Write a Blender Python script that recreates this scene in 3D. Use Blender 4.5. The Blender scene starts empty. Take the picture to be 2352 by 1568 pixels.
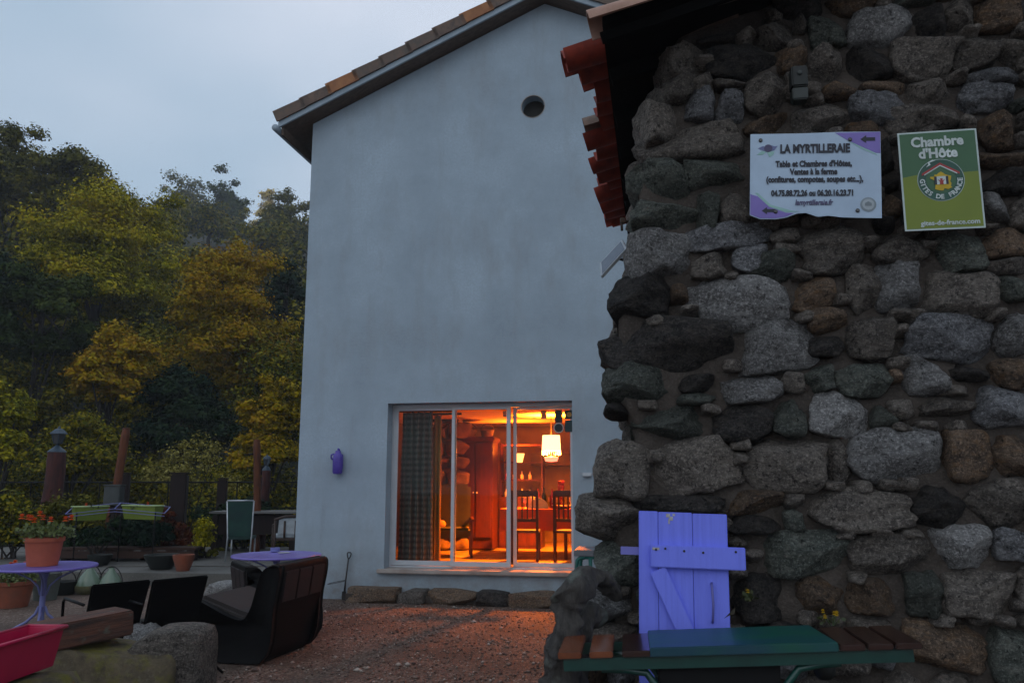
import bpy, bmesh, math, random
import numpy as np
from mathutils import Vector, Matrix, noise
from mathutils.geometry import tessellate_polygon
R = math.radians
scene = bpy.context.scene
COL = scene.collection

# ------------------------------------------------------------------ camera, sky, light, exposure
EYE = 1.7; PITCH = R(9.6); FPX = 1864.0
cd = bpy.data.cameras.new('camera'); cam = bpy.data.objects.new('camera', cd); COL.objects.link(cam)
cam.location = (0, 0, EYE); cam.rotation_euler = (R(90) + PITCH, 0, 0)
cd.sensor_width = 36; cd.lens = FPX / 2352 * 36; cd.clip_start = .05; cd.clip_end = 2000
scene.camera = cam

world = bpy.data.worlds.new('World'); scene.world = world; world.use_nodes = True
wn, wl = world.node_tree.nodes, world.node_tree.links
for n in list(wn): wn.remove(n)
wo = wn.new('ShaderNodeOutputWorld'); wb = wn.new('ShaderNodeBackground'); wb.inputs['Strength'].default_value = .1
sky = wn.new('ShaderNodeTexSky'); sky.sky_type = 'NISHITA'; sky.sun_disc = False
SUN_EL, SUN_AZ = R(38), R(200)
sky.sun_elevation = SUN_EL; sky.sun_rotation = SUN_AZ; sky.dust_density = 3; sky.air_density = 1.5
wtc = wn.new('ShaderNodeTexCoord')
wmp = wn.new('ShaderNodeMapping'); wmp.inputs['Scale'].default_value = (1, 1, 2.2); wmp.inputs['Location'].default_value = (3.3, .4, .9); wl.new(wtc.outputs['Generated'], wmp.inputs['Vector'])
wno = wn.new('ShaderNodeTexNoise'); wno.inputs['Scale'].default_value = 1.6; wno.inputs['Detail'].default_value = 4; wno.inputs['Roughness'].default_value = .45
wl.new(wmp.outputs['Vector'], wno.inputs['Vector'])
wr = wn.new('ShaderNodeValToRGB')
wr.color_ramp.elements[0].position = .32; wr.color_ramp.elements[0].color = (.46, .60, .755, 1)
wr.color_ramp.elements[1].position = .62; wr.color_ramp.elements[1].color = (.74, .815, .95, 1)
wl.new(wno.outputs['Fac'], wr.inputs['Fac'])
wsc = wn.new('ShaderNodeVectorMath'); wsc.operation = 'SCALE'; wsc.inputs['Scale'].default_value = 10.0
wl.new(wr.outputs['Color'], wsc.inputs[0])
wmx = wn.new('ShaderNodeMixRGB'); wmx.inputs['Fac'].default_value = .9
wl.new(sky.outputs['Color'], wmx.inputs['Color1']); wl.new(wsc.outputs['Vector'], wmx.inputs['Color2'])
wl.new(wmx.outputs['Color'], wb.inputs['Color']); wl.new(wb.outputs['Background'], wo.inputs['Surface'])

sd = bpy.data.lights.new('sun', 'SUN'); sun = bpy.data.objects.new('sun', sd); COL.objects.link(sun)
sd.energy = .12; sd.angle = R(40); sd.color = (1, .97, .93)
sun.rotation_euler = (R(90) - SUN_EL, 0, R(180) - SUN_AZ + R(0))
vs = scene.view_settings
vs.view_transform = 'Standard'; vs.look = 'None'; vs.exposure = 0; vs.gamma = 1; vs.use_curve_mapping = False
scene.cycles.use_denoising = True
scene.cycles.max_bounces = 8; scene.cycles.transparent_max_bounces = 12; scene.cycles.volume_bounces = 1
scene.cycles.sample_clamp_indirect = 4

# ------------------------------------------------------------------ helpers
def ray(x, y):
    xc = (x - 1176) / FPX; yc = (784 - y) / FPX
    return Vector((xc, math.cos(PITCH) - yc * math.sin(PITCH), math.sin(PITCH) + yc * math.cos(PITCH)))
EYEV = Vector((0, 0, EYE))
def at(x, y, Y):                       # a sighted direction and a measured distance -> a place
    r = ray(x, y); return EYEV + r * (Y / r.y)
def on(x, y, z=0.0):                   # the place on a level plane
    r = ray(x, y); return EYEV + r * ((z - EYE) / r.z)
TH = R(10)
UV_, NV_ = Vector((math.cos(TH), -math.sin(TH), 0)), Vector((math.sin(TH), math.cos(TH), 0))
def wall_at(x, y, O, v=0.0):           # local (u, z) of a facade plane
    r = ray(x, y); t = ((O - EYEV).dot(NV_) + v) / r.dot(NV_); p = EYEV + r * t
    return (p - O).dot(UV_), p.z
HO = on(672, 1372); HO.z = 0
SO = at(1400, 1100, 4.5); SO.z = 0
rnd = random.Random(7)

MATS = {}
def nmix(nt, fac, a, b, mode='MIX'):
    m = nt.nodes.new('ShaderNodeMixRGB'); m.blend_type = mode
    for s, v in (('Fac', fac), ('Color1', a), ('Color2', b)):
        if hasattr(v, 'is_linked') or hasattr(v, 'links'): nt.links.new(v, m.inputs[s])
        elif isinstance(v, (int, float)): m.inputs[s].default_value = v
        else: m.inputs[s].default_value = (*v[:3], 1)
    return m.outputs['Color']
def nnoise(nt, vec, scale, detail=4, rough=.55, lo=None, hi=None, stretch=None):
    if stretch:
        mp = nt.nodes.new('ShaderNodeMapping'); mp.inputs['Scale'].default_value = stretch; nt.links.new(vec, mp.inputs['Vector']); vec = mp.outputs['Vector']
    n = nt.nodes.new('ShaderNodeTexNoise'); n.inputs['Scale'].default_value = scale; n.inputs['Detail'].default_value = detail; n.inputs['Roughness'].default_value = rough
    nt.links.new(vec, n.inputs['Vector']); o = n.outputs['Fac']
    if lo is not None:
        mr = nt.nodes.new('ShaderNodeMapRange'); mr.inputs['From Min'].default_value = lo; mr.inputs['From Max'].default_value = hi
        nt.links.new(o, mr.inputs['Value']); o = mr.outputs['Result']
    return o
def base_mat(name):
    m = bpy.data.materials.new(name); m.use_nodes = True; nt = m.node_tree
    b = nt.nodes['Principled BSDF']; return m, nt, b
def objvec(nt, rand=True):
    tc = nt.nodes.new('ShaderNodeTexCoord'); v = tc.outputs['Object']
    if rand:
        oi = nt.nodes.new('ShaderNodeObjectInfo'); mu = nt.nodes.new('ShaderNodeMath'); mu.operation = 'MULTIPLY'; mu.inputs[1].default_value = 40
        nt.links.new(oi.outputs['Random'], mu.inputs[0]); ad = nt.nodes.new('ShaderNodeVectorMath'); ad.operation = 'ADD'
        nt.links.new(v, ad.inputs[0]); nt.links.new(mu.outputs[0], ad.inputs[1]); v = ad.outputs['Vector']
    return v
def bump(nt, b, h, strength, dist):
    bp = nt.nodes.new('ShaderNodeBump'); bp.inputs['Strength'].default_value = strength; bp.inputs['Distance'].default_value = dist
    nt.links.new(h, bp.inputs['Height']); nt.links.new(bp.outputs['Normal'], b.inputs['Normal'])
def mat(name, col, rough=.6, col2=None, scale=6, lo=.35, hi=.65, bs=0, bscale=60, bdist=.004, metal=0, spec=.5, stretch=None, emit=None, estr=0, trans=0, coat=0, speck=None, speckscale=120):
    if name in MATS: return MATS[name]
    m, nt, b = base_mat(name); v = objvec(nt)
    if col2 is None: col2 = tuple(c * .72 for c in col)
    c = nmix(nt, nnoise(nt, v, scale, 5, .6, lo, hi, stretch), col, col2)
    if speck: c = nmix(nt, nnoise(nt, v, speckscale, 2, .6, .58, .7), c, speck)
    nt.links.new(c, b.inputs['Base Color'])
    b.inputs['Roughness'].default_value = rough; b.inputs['Metallic'].default_value = metal; b.inputs['Specular IOR Level'].default_value = spec
    b.inputs['Transmission Weight'].default_value = trans
    if coat: b.inputs['Coat Weight'].default_value = coat; b.inputs['Coat Roughness'].default_value = .15
    if emit: b.inputs['Emission Color'].default_value = (*emit, 1); b.inputs['Emission Strength'].default_value = estr
    if bs: bump(nt, b, nnoise(nt, v, bscale, 4, .65, stretch=stretch), bs, bdist)
    MATS[name] = m; return m

def props(o, label=None, cat=None, group=None, kind=None):
    if label: o['label'] = label
    if cat: o['category'] = cat
    if group: o['group'] = group
    if kind: o['kind'] = kind
    return o
def empty(name, loc, rz=0, label=None, cat=None, group=None, rot=None):
    o = bpy.data.objects.new(name, None); COL.objects.link(o); o.location = loc; o.empty_display_size = .1
    o.rotation_euler = rot if rot else (0, 0, rz); return props(o, label, cat, group)
class MB:
    def __init__(s): s.v = []; s.f = []
    def add(s, vs, fs):
        n = len(s.v); s.v += [tuple(p) for p in vs]; s.f += [tuple(i + n for i in f) for f in fs]; return s
    def box(s, c, d, rot=None, taper=1.0):
        vs = []
        for z in (-1, 1):
            k = 1 if z < 0 else taper
            for x, y in ((-1, -1), (1, -1), (1, 1), (-1, 1)): vs.append(Vector((x * d[0] / 2 * k, y * d[1] / 2 * k, z * d[2] / 2)))
        if rot is not None: vs = [rot @ p for p in vs]
        c = Vector(c); return s.add([p + c for p in vs], [(0, 3, 2, 1), (4, 5, 6, 7), (0, 1, 5, 4), (1, 2, 6, 5), (2, 3, 7, 6), (3, 0, 4, 7)])
    def bar(s, a, b, w, h, up=(0, 0, 1)):
        a, b = Vector(a), Vector(b); d = (b - a); L = d.length; d.normalize(); up = Vector(up)
        sx = d.cross(up); sx = sx.normalized() if sx.length > 1e-4 else Vector((1, 0, 0)); sz = sx.cross(d)
        return s.box((a + b) / 2, (w, L, h), Matrix((sx, d, sz)).transposed())
    def tube(s, pts, r, n=8, cap=True, jitter=0, seed=0):
        pts = [Vector(p) for p in pts]; rs = r if hasattr(r, '__len__') else [r] * len(pts); N = len(pts)
        vs, fs = [], []; ref = Vector((0.31, .22, .93)); rj = random.Random(seed); px = None
        for i, p in enumerate(pts):
            t = (pts[min(i + 1, N - 1)] - pts[max(i - 1, 0)]).normalized()
            if px is None: px = t.cross(ref) if abs(t.dot(ref)) < .95 else t.cross(Vector((1, 0, 0)))
            else: px = px - t * px.dot(t)
            px = px.normalized(); q = t.cross(px)
            for k in range(n):
                a = 2 * math.pi * k / n; rr = rs[i] * (1 + rj.uniform(-jitter, jitter)); vs.append(p + (px * math.cos(a) + q * math.sin(a)) * rr)
        for i in range(N - 1):
            for k in range(n):
                k2 = (k + 1) % n; fs.append((i * n + k, i * n + k2, (i + 1) * n + k2, (i + 1) * n + k))
        if cap: fs.append(tuple(reversed(range(n)))); fs.append(tuple(range((N - 1) * n, N * n)))
        return s.add(vs, fs)
    def lathe(s, prof, n=20, c=(0, 0, 0), cap=True):
        vs, fs = [], []; N = len(prof)
        for r, z in prof:
            for k in range(n): a = 2 * math.pi * k / n; vs.append((c[0] + r * math.cos(a), c[1] + r * math.sin(a), c[2] + z))
        for i in range(N - 1):
            for k in range(n): k2 = (k + 1) % n; fs.append((i * n + k, i * n + k2, (i + 1) * n + k2, (i + 1) * n + k))
        if cap:
            if prof[0][0] > 1e-4: fs.append(tuple(reversed(range(n))))
            if prof[-1][0] > 1e-4: fs.append(tuple(range((N - 1) * n, N * n)))
        return s.add(vs, fs)
    def prism(s, polys, d0, d1, mapf):
        """polys: outer then holes, 2D; extruded from depth d0 to d1; mapf(a, b, d)."""
        pl = [[Vector((a, b, 0)) for a, b in p] for p in polys]; tris = tessellate_polygon(pl)
        flat = [q for p in polys for q in p]; n = len(flat)
        vs = [mapf(a, b, d0) for a, b in flat] + [mapf(a, b, d1) for a, b in flat]
        fs = [tuple(t) for t in tris] + [tuple(i + n for i in reversed(t)) for t in tris]
        k = 0
        for p in polys:
            m = len(p)
            for i in range(m): j = (i + 1) % m; fs.append((k + i, k + j, n + k + j, n + k + i))
            k += m
        return s.add(vs, fs)
    def build(s, name, m, parent=None, smooth=False, bevel=0, loc=None, fixn=True):
        me = bpy.data.meshes.new(name); me.from_pydata(s.v, [], s.f)
        if fixn or bevel:
            bm = bmesh.new(); bm.from_mesh(me)
            bmesh.ops.recalc_face_normals(bm, faces=bm.faces)
            if bevel: bmesh.ops.bevel(bm, geom=[e for e in bm.edges if e.is_manifold and e.calc_face_angle(0) > .6], offset=bevel, segments=2, affect='EDGES', clamp_overlap=True)
            bm.to_mesh(me); bm.free()
        if smooth is True: me.shade_smooth()
        elif smooth: me.shade_smooth(); me.set_sharp_from_angle(angle=smooth)
        if m: me.materials.append(MATS[m] if isinstance(m, str) else m)
        o = bpy.data.objects.new(name, me); COL.objects.link(o)
        if parent: o.parent = parent
        if loc is not None: o.location = loc
        return o
XZ = lambda a, b, d: (a, d, b)
XY = lambda a, b, d: (a, b, d)
YZ = lambda a, b, d: (d, a, b)
def circle(cx, cz, r, n=24, a0=0, a1=2 * math.pi): return [(cx + r * math.cos(a0 + (a1 - a0) * k / n), cz + r * math.sin(a0 + (a1 - a0) * k / n)) for k in range(n)]
def copy_tree(o, parent=None):
    c = o.copy(); COL.objects.link(c); c.parent = parent
    for ch in o.children: copy_tree(ch, c)
    return c
def mesh_np(name, v, f, m, parent=None, smooth=False):
    """v (n,3) float array, f (k,4) int array of quads"""
    me = bpy.data.meshes.new(name); k = f.shape[1]
    me.vertices.add(len(v)); me.vertices.foreach_set('co', np.asarray(v, np.float32).ravel())
    me.loops.add(f.size); me.loops.foreach_set('vertex_index', np.asarray(f, np.int32).ravel())
    me.polygons.add(len(f)); me.polygons.foreach_set('loop_start', np.arange(0, f.size, k, dtype=np.int32))
    me.update(calc_edges=True)
    if smooth: me.shade_smooth()
    if m: me.materials.append(m)
    o = bpy.data.objects.new(name, me); COL.objects.link(o)
    if parent: o.parent = parent
    return o
def arc(c, r, a0, a1, n, f):           # points on an arc, f(cos, sin) -> offset
    return [Vector(c) + Vector(f(r * math.cos(a0 + (a1 - a0) * k / n), r * math.sin(a0 + (a1 - a0) * k / n))) for k in range(n + 1)]

# ------------------------------------------------------------------ materials of the setting
def stucco():
    m, nt, b = base_mat('white_render'); v = objvec(nt, False)
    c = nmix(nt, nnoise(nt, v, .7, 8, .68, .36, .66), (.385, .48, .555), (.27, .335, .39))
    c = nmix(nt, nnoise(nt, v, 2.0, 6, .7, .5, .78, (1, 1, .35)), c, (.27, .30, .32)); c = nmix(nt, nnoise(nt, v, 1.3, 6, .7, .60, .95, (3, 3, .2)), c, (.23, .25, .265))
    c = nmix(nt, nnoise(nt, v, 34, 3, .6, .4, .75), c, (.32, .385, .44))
    geo = nt.nodes.new('ShaderNodeNewGeometry'); sep = nt.nodes.new('ShaderNodeSeparateXYZ'); nt.links.new(geo.outputs['Position'], sep.inputs[0])
    mr = nt.nodes.new('ShaderNodeMapRange'); mr.inputs['From Min'].default_value = .75; mr.inputs['From Max'].default_value = .0; nt.links.new(sep.outputs['Z'], mr.inputs['Value'])
    mu = nt.nodes.new('ShaderNodeMath'); mu.operation = 'MULTIPLY'; nt.links.new(mr.outputs['Result'], mu.inputs[0]); nt.links.new(nnoise(nt, v, 5, 5, .7, .35, .8), mu.inputs[1])
    c = nmix(nt, mu.outputs[0], c, (.22, .19, .16))     # splashed dirt at the foot of the wall
    nt.links.new(c, b.inputs['Base Color']); b.inputs['Roughness'].default_value = .9; b.inputs['Specular IOR Level'].default_value = .2
    bump(nt, b, nnoise(nt, v, 55, 5, .7), .35, .006); MATS['stucco'] = m
stucco()
def stone_mat(name, a, b_, c_, spec=.25):
    m, nt, b = base_mat(name); v = objvec(nt)
    c = nmix(nt, nnoise(nt, v, 5, 8, .78, .40, .60, (1, 1, 1.7)), a, b_)
    c = nmix(nt, nnoise(nt, v, 16, 5, .7, .5, .72, (1, 1, 2.2)), c, c_)
    c = nmix(nt, nnoise(nt, v, 70, 4, .75, .50, .72), c, tuple(min(1, x * 2.3) for x in a))
    c = nmix(nt, nnoise(nt, v, 34, 5, .75, .54, .66), c, tuple(x * .35 for x in b_))
    oi = nt.nodes.new('ShaderNodeObjectInfo'); hs = nt.nodes.new('ShaderNodeHueSaturation'); mr = nt.nodes.new('ShaderNodeMapRange')
    mr.inputs['To Min'].default_value = .72; mr.inputs['To Max'].default_value = 1.28; nt.links.new(oi.outputs['Random'], mr.inputs['Value'])
    nt.links.new(mr.outputs['Result'], hs.inputs['Value']); nt.links.new(c, hs.inputs['Color'])
    nt.links.new(hs.outputs['Color'], b.inputs['Base Color']); b.inputs['Roughness'].default_value = .8; b.inputs['Specular IOR Level'].default_value = spec
    h1 = nnoise(nt, v, 17, 9, .8, stretch=(1, 1, 1.9)); bump(nt, b, h1, 1.0, .12); MATS[name] = m
stone_mat('g', (0.244, 0.215, 0.185), (0.098, 0.085, 0.076), (0.348, 0.305, 0.259))
stone_mat('l', (0.415, 0.409, 0.403), (0.183, 0.177, 0.171), (0.561, 0.549, 0.531))
stone_mat('s', (0.268, 0.271, 0.283), (0.116, 0.118, 0.124), (0.439, 0.439, 0.445))
stone_mat('d', (0.059, 0.052, 0.048), (0.022, 0.021, 0.020), (0.116, 0.100, 0.083))
stone_mat('b', (0.244, 0.173, 0.120), (0.104, 0.078, 0.061), (0.329, 0.189, 0.091))
stone_mat('v', (0.144, 0.156, 0.134), (0.063, 0.073, 0.063), (0.232, 0.232, 0.195))
def mortar():
    m, nt, b = base_mat('mortar'); v = objvec(nt, False)
    c = nmix(nt, nnoise(nt, v, 3.5, 6, .6, .35, .7), (.105, .088, .076), (.06, .052, .046))
    c = nmix(nt, nnoise(nt, v, 80, 4, .7, .5, .75), c, (.15, .13, .112))
    nt.links.new(c, b.inputs['Base Color']); b.inputs['Roughness'].default_value = .95; b.inputs['Specular IOR Level'].default_value = .1
    bump(nt, b, nnoise(nt, v, 28, 7, .7), .9, .03); MATS['mortar'] = m
mortar()
def gravel():
    m, nt, b = base_mat('gravel'); v = objvec(nt, False)
    vo = nt.nodes.new('ShaderNodeTexVoronoi'); vo.inputs['Scale'].default_value = 55; nt.links.new(v, vo.inputs['Vector'])
    sp = nt.nodes.new('ShaderNodeSeparateColor'); nt.links.new(vo.outputs['Color'], sp.inputs[0])
    cr = nt.nodes.new('ShaderNodeValToRGB'); e = cr.color_ramp.elements
    e[0].color = (.06, .038, .03, 1); e[1].color = (.34, .27, .22, 1); e[1].position = 1
    for p, q in ((.3, (.13, .08, .06, 1)), (.6, (.18, .115, .085, 1)), (.85, (.20, .15, .12, 1))): x = e.new(p); x.color = q
    nt.links.new(sp.outputs['Red'], cr.inputs['Fac'])
    c = nmix(nt, nnoise(nt, v, .8, 5, .6, .42, .68), cr.outputs['Color'], (.085, .06, .046))
    nt.links.new(c, b.inputs['Base Color']); b.inputs['Roughness'].default_value = .75; b.inputs['Specular IOR Level'].default_value = .25
    bump(nt, b, vo.outputs['Distance'], 1.0, -.02); MATS['gravel'] = m
gravel()
def concrete():
    m, nt, b = base_mat('slab_concrete'); v = objvec(nt, False)
    c = nmix(nt, nnoise(nt, v, 1.5, 6, .6, .35, .7), (.125, .12, .108), (.07, .068, .06))
    c = nmix(nt, nnoise(nt, v, 40, 4, .7, .5, .8), c, (.17, .16, .145))
    nt.links.new(c, b.inputs['Base Color']); b.inputs['Roughness'].default_value = .8
    bump(nt, b, nnoise(nt, v, 40, 5, .7), .4, .008); MATS['concrete'] = m
concrete()
mat('forest_floor', (.035, .028, .014), .95, (.02, .028, .012), 1.2, bs=.8, bscale=6, bdist=.2)
mat('roof_tile', (.17, .11, .08), .8, (.08, .062, .052), 9, bs=.5, bscale=40)
mat('roof_tile_orange', (.34, .15, .06), .8, (.24, .10, .045), 9, bs=.5, bscale=40)
mat('roof_tile_grey', (.10, .085, .072), .85, (.15, .10, .075), 8, bs=.5, bscale=40)
mat('roof_tile_rose', (.42, .25, .19), .75, (.30, .17, .12), 7, bs=.4, bscale=40)
mat('roof_tile_red', (.30, .035, .014), .7, (.16, .018, .008), 10, bs=.5, bscale=50)
mat('zinc', (.30, .37, .43), .6, (.23, .29, .34), 4)
mat('soffit_board', (.13, .095, .070), .8, (.08, .058, .044), 3, stretch=(1, 8, 8), bs=.3)
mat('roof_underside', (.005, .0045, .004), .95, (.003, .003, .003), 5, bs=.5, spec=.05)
mat('void', (.004, .004, .004), .95, (.002, .002, .002))
mat('pvc', (.52, .55, .58), .35, (.46, .49, .52), 3, coat=.2)
mat('reveal', (.34, .31, .28), .85, (.24, .21, .19), 3, bs=.3)

# ------------------------------------------------------------------ ground, terrace, hillside
G = 160
me = MB()
gx = [-400, -120, -60, -30, -20] + [-14 + i for i in range(0, 24)] + [20, 40, 120, 400]
gy = [-60, -20, -8, -3] + [i for i in range(0, 20)] + [20.5]
for y in gy:
    for x in gx:
        z = .02 * noise.noise((x * .5, y * .5, 1)) if (abs(x) < 13 and 2 < y < 13) else 0
        me.v.append((x, y, z))
W_ = len(gx)
for j in range(len(gy) - 1):
    for i in range(W_ - 1): a = j * W_ + i; me.f.append((a, a + 1, a + W_ + 1, a + W_))
ground = props(me.build('ground', 'gravel', smooth=True), kind='structure')

def hill_z(x, y):
    t = max(0, y - 20.5); base = -2.2 * min(1, t / 3.0) + (max(0, min(t, 95) - 5)) * .40 + max(0, min(t, 240) - 95) * .22
    side = min(8, max(0, (-x - 12)) * .10) * min(1, t / 25)
    return base + side + .8 * noise.noise((x * .06, y * .06, 3)) * min(1, t / 4)
hv, hf = [], []; hxs = [-400, -260, -180] + list(range(-130, 90, 6)) + [120, 200, 400]; hys = [20.5, 21.5, 23.5, 26, 29, 33] + list(range(38, 150, 7)) + [165, 180, 200, 220, 240, 260, 280]
for y in hys:
    for x in hxs: hv.append((x, y, hill_z(x, y)))
for j in range(len(hys) - 1):
    for i in range(len(hxs) - 1): a = j * len(hxs) + i; hf.append((a, a + 1, a + len(hxs) + 1, a + len(hxs)))
hm = MB(); hm.add(hv, hf); props(hm.build('hillside', 'forest_floor', smooth=True), kind='structure')

slab = MB(); ys = 13.55
slab.prism([[(-16, ys + .9), (-9, ys + .35), (-5.5, ys), (-2.9, ys - .25), (-2.9, 18.4), (-16, 18.4)]], -.05, .2, XY)
slab_o = props(slab.build('terrace_slab', 'concrete', bevel=.012), kind='structure')
for i, (x0, x1, y0, y1) in enumerate([(-16 + k * 1.62, -16 + k * 1.62 + 1.6, 14.5 + r * 1.3, 14.5 + r * 1.3 + 1.28) for k in range(8) for r in range(3)]):
    MB().box(((x0 + x1) / 2, (y0 + y1) / 2, .207), (x1 - x0, y1 - y0, .022 + .004 * (i % 3))).build('paving_slab', 'concrete', slab_o, bevel=.006)

# pebbles lying loose on the gravel, seen as grain
rr = np.random.default_rng(5); n = 9000
pxx = rr.uniform(-4.6, 2.2, n); pyy = rr.uniform(6.2, 12.0, n) ** 1.0
keep = ~((pxx > .3) & (pyy < 7)); pxx, pyy = pxx[keep], pyy[keep]; n = len(pxx)
sz = rr.uniform(.006, .017, n) * rr.choice([.8, 1, 1, 1.2, 1.6, 2.4], n, p=[.25, .25, .2, .18, .1, .02]); base = np.array([(1, 0, 0), (0, 1, 0), (-1, 0, 0), (0, -1, 0), (0, 0, .6), (0, 0, -.5)], float)
an = rr.uniform(0, 6.28, n); ca, sa = np.cos(an), np.sin(an); st = rr.uniform(.6, 1.3, n)
P = np.zeros((n, 6, 3)); P[:, :, 0] = (base[None, :, 0] * ca[:, None] - base[None, :, 1] * sa[:, None] * st[:, None]) * sz[:, None] + pxx[:, None]
P[:, :, 1] = (base[None, :, 0] * sa[:, None] + base[None, :, 1] * ca[:, None] * st[:, None]) * sz[:, None] + pyy[:, None]; P[:, :, 2] = base[None, :, 2] * sz[:, None] + .012
for k in range(n): P[k, :, 2] += .02 * noise.noise((pxx[k] * .5, pyy[k] * .5, 1)) - .006
tri = np.array([(0, 1, 4), (1, 2, 4), (2, 3, 4), (3, 0, 4), (1, 0, 5), (2, 1, 5), (3, 2, 5), (0, 3, 5)]); F = (tri[None] + (np.arange(n) * 6)[:, None, None]).reshape(-1, 3)
def pebble_mat():
    m, nt, b = base_mat('pebbles'); g = nt.nodes.new('ShaderNodeNewGeometry'); cr = nt.nodes.new('ShaderNodeValToRGB'); e = cr.color_ramp.elements
    e[0].color = (.05, .032, .026, 1); e[1].color = (.42, .36, .31, 1)
    for p, q in ((.35, (.12, .072, .054, 1)), (.8, (.22, .15, .115, 1))): x = e.new(p); x.color = q
    nt.links.new(g.outputs['Random Per Island'], cr.inputs['Fac']); nt.links.new(cr.outputs['Color'], b.inputs['Base Color']); b.inputs['Roughness'].default_value = .7; return m
props(mesh_np('gravel_pebbles', P.reshape(-1, 3), F, pebble_mat()), 'small reddish brown pebbles loose on the courtyard gravel', 'gravel', kind='stuff')

# ------------------------------------------------------------------ rocks
def ico(sub):
    bm = bmesh.new(); bmesh.ops.create_icosphere(bm, subdivisions=sub, radius=1)
    v = np.array([p.co[:] for p in bm.verts]); f = np.array([[q.index for q in t.verts] for t in bm.faces]); bm.free(); return v, f
ICO3, ICO4 = ico(3), ico(4)
def rock_mesh(w, d, h, seed, m=3.2, cuts=7, rough=.05, big=False, shear=0, nfreq=3.0):
    v, f = ICO4 if big else ICO3; q = random.Random(seed); n = v.copy()
    r = (np.abs(n) ** m).sum(1) ** (-1 / m); p = n * r[:, None]
    for _ in range(cuts):
        if q.random() < .45: c = Vector((q.gauss(0, 1), q.gauss(0, .15), q.gauss(0, 1))).normalized(); dd = q.uniform(.86, 1.12)
        else: c = Vector((q.gauss(0, .6), -1, q.gauss(0, .6))).normalized(); dd = q.uniform(.70, .98)
        t = p @ np.array(c); p -= np.maximum(0, t - dd)[:, None] * np.array(c) * .92
    off = q.uniform(0, 100)
    dn = np.array([noise.fractal(Vector(x) * nfreq * .55 + Vector((off, off, 0)), .9, 2.1, 4) for x in n])
    d2 = np.array([abs(noise.noise(Vector((x[0] * 3.2 + off, x[1] * 3.2, x[2] * 4.6)))) + .5 * abs(noise.noise(Vector((x[0] * 6 + off, x[1] * 6, x[2] * 11)))) + .35 * abs(noise.noise(Vector((x[0] * 14 + off, x[1] * 14, x[2] * 20)))) for x in n])
    p *= (1 + rough * 1.6 * dn - rough * 1.1 * d2)[:, None]
    p[:, 0] += shear * p[:, 2]
    mx = np.abs(p[:, [0, 2]]).max(0); p[:, 0] /= mx[0]; p[:, 2] /= mx[1]; p[:, 1] /= -np.quantile(p[:, 1], .06)
    return p * np.array([w / 2, d / 2, h / 2]), f
def rock(name, w, d, h, seed, material, parent=None, loc=(0, 0, 0), rot=(0, 0, 0), **k):
    v, f = rock_mesh(w, d, h, seed, **k)
    o = mesh_np(name, v, f, MATS[material], parent, True); o.location = loc; o.rotation_euler = rot; return o
# ------------------------------------------------------------------ the white house
house = empty('house', HO, -TH, 'tall white rendered gable house with a lit sliding window', 'house')
OPEN = (1.37, 4.10, .43, 2.80)
HW, APEX = 7.5, 3.75
def top_z(u): return 7.30 + .45 * min(u, HW - u)
m = MB()
m.prism([[(0, -.3), (HW, -.3), (HW, top_z(HW)), (APEX, top_z(APEX)), (0, top_z(0))],
         [(OPEN[0], OPEN[2]), (OPEN[0], OPEN[3]), (OPEN[1], OPEN[3]), (OPEN[1], OPEN[2])], circle(3.56, 7.3, .182, 28)], 0, .35, XZ)
m.build('wall', 'stucco', house)
m = MB(); m.box((.15, 4.2, 3.5), (.3, 7.695, 7.6)); m.box((HW - .15, 4.2, 3.5), (.3, 7.695, 7.6)); m.box((HW / 2, 8.2, 3.5), (HW, .3, 7.6)); m.build('wall', 'stucco', house)
vent = MB(); vent.prism([circle(3.56, 7.3, .187, 28), circle(3.56, 7.3, .176, 28)], -.006, .02, XZ); vo_ = vent.build('vent', 'reveal', house)
m = MB(); m.prism([circle(3.56, 7.3, .182, 28)], .20, .3, XZ); m.build('vent_panel', mat('vent_dark', (.035, .033, .03), .9), vo_)
m = MB()
for k in range(0): m.box((3.56, .17, 7.14 + k * .08), (math.sqrt(.182 ** 2 - (.16 - k * .08) ** 2) * 2 - .03, .03, .012))
pass
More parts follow.
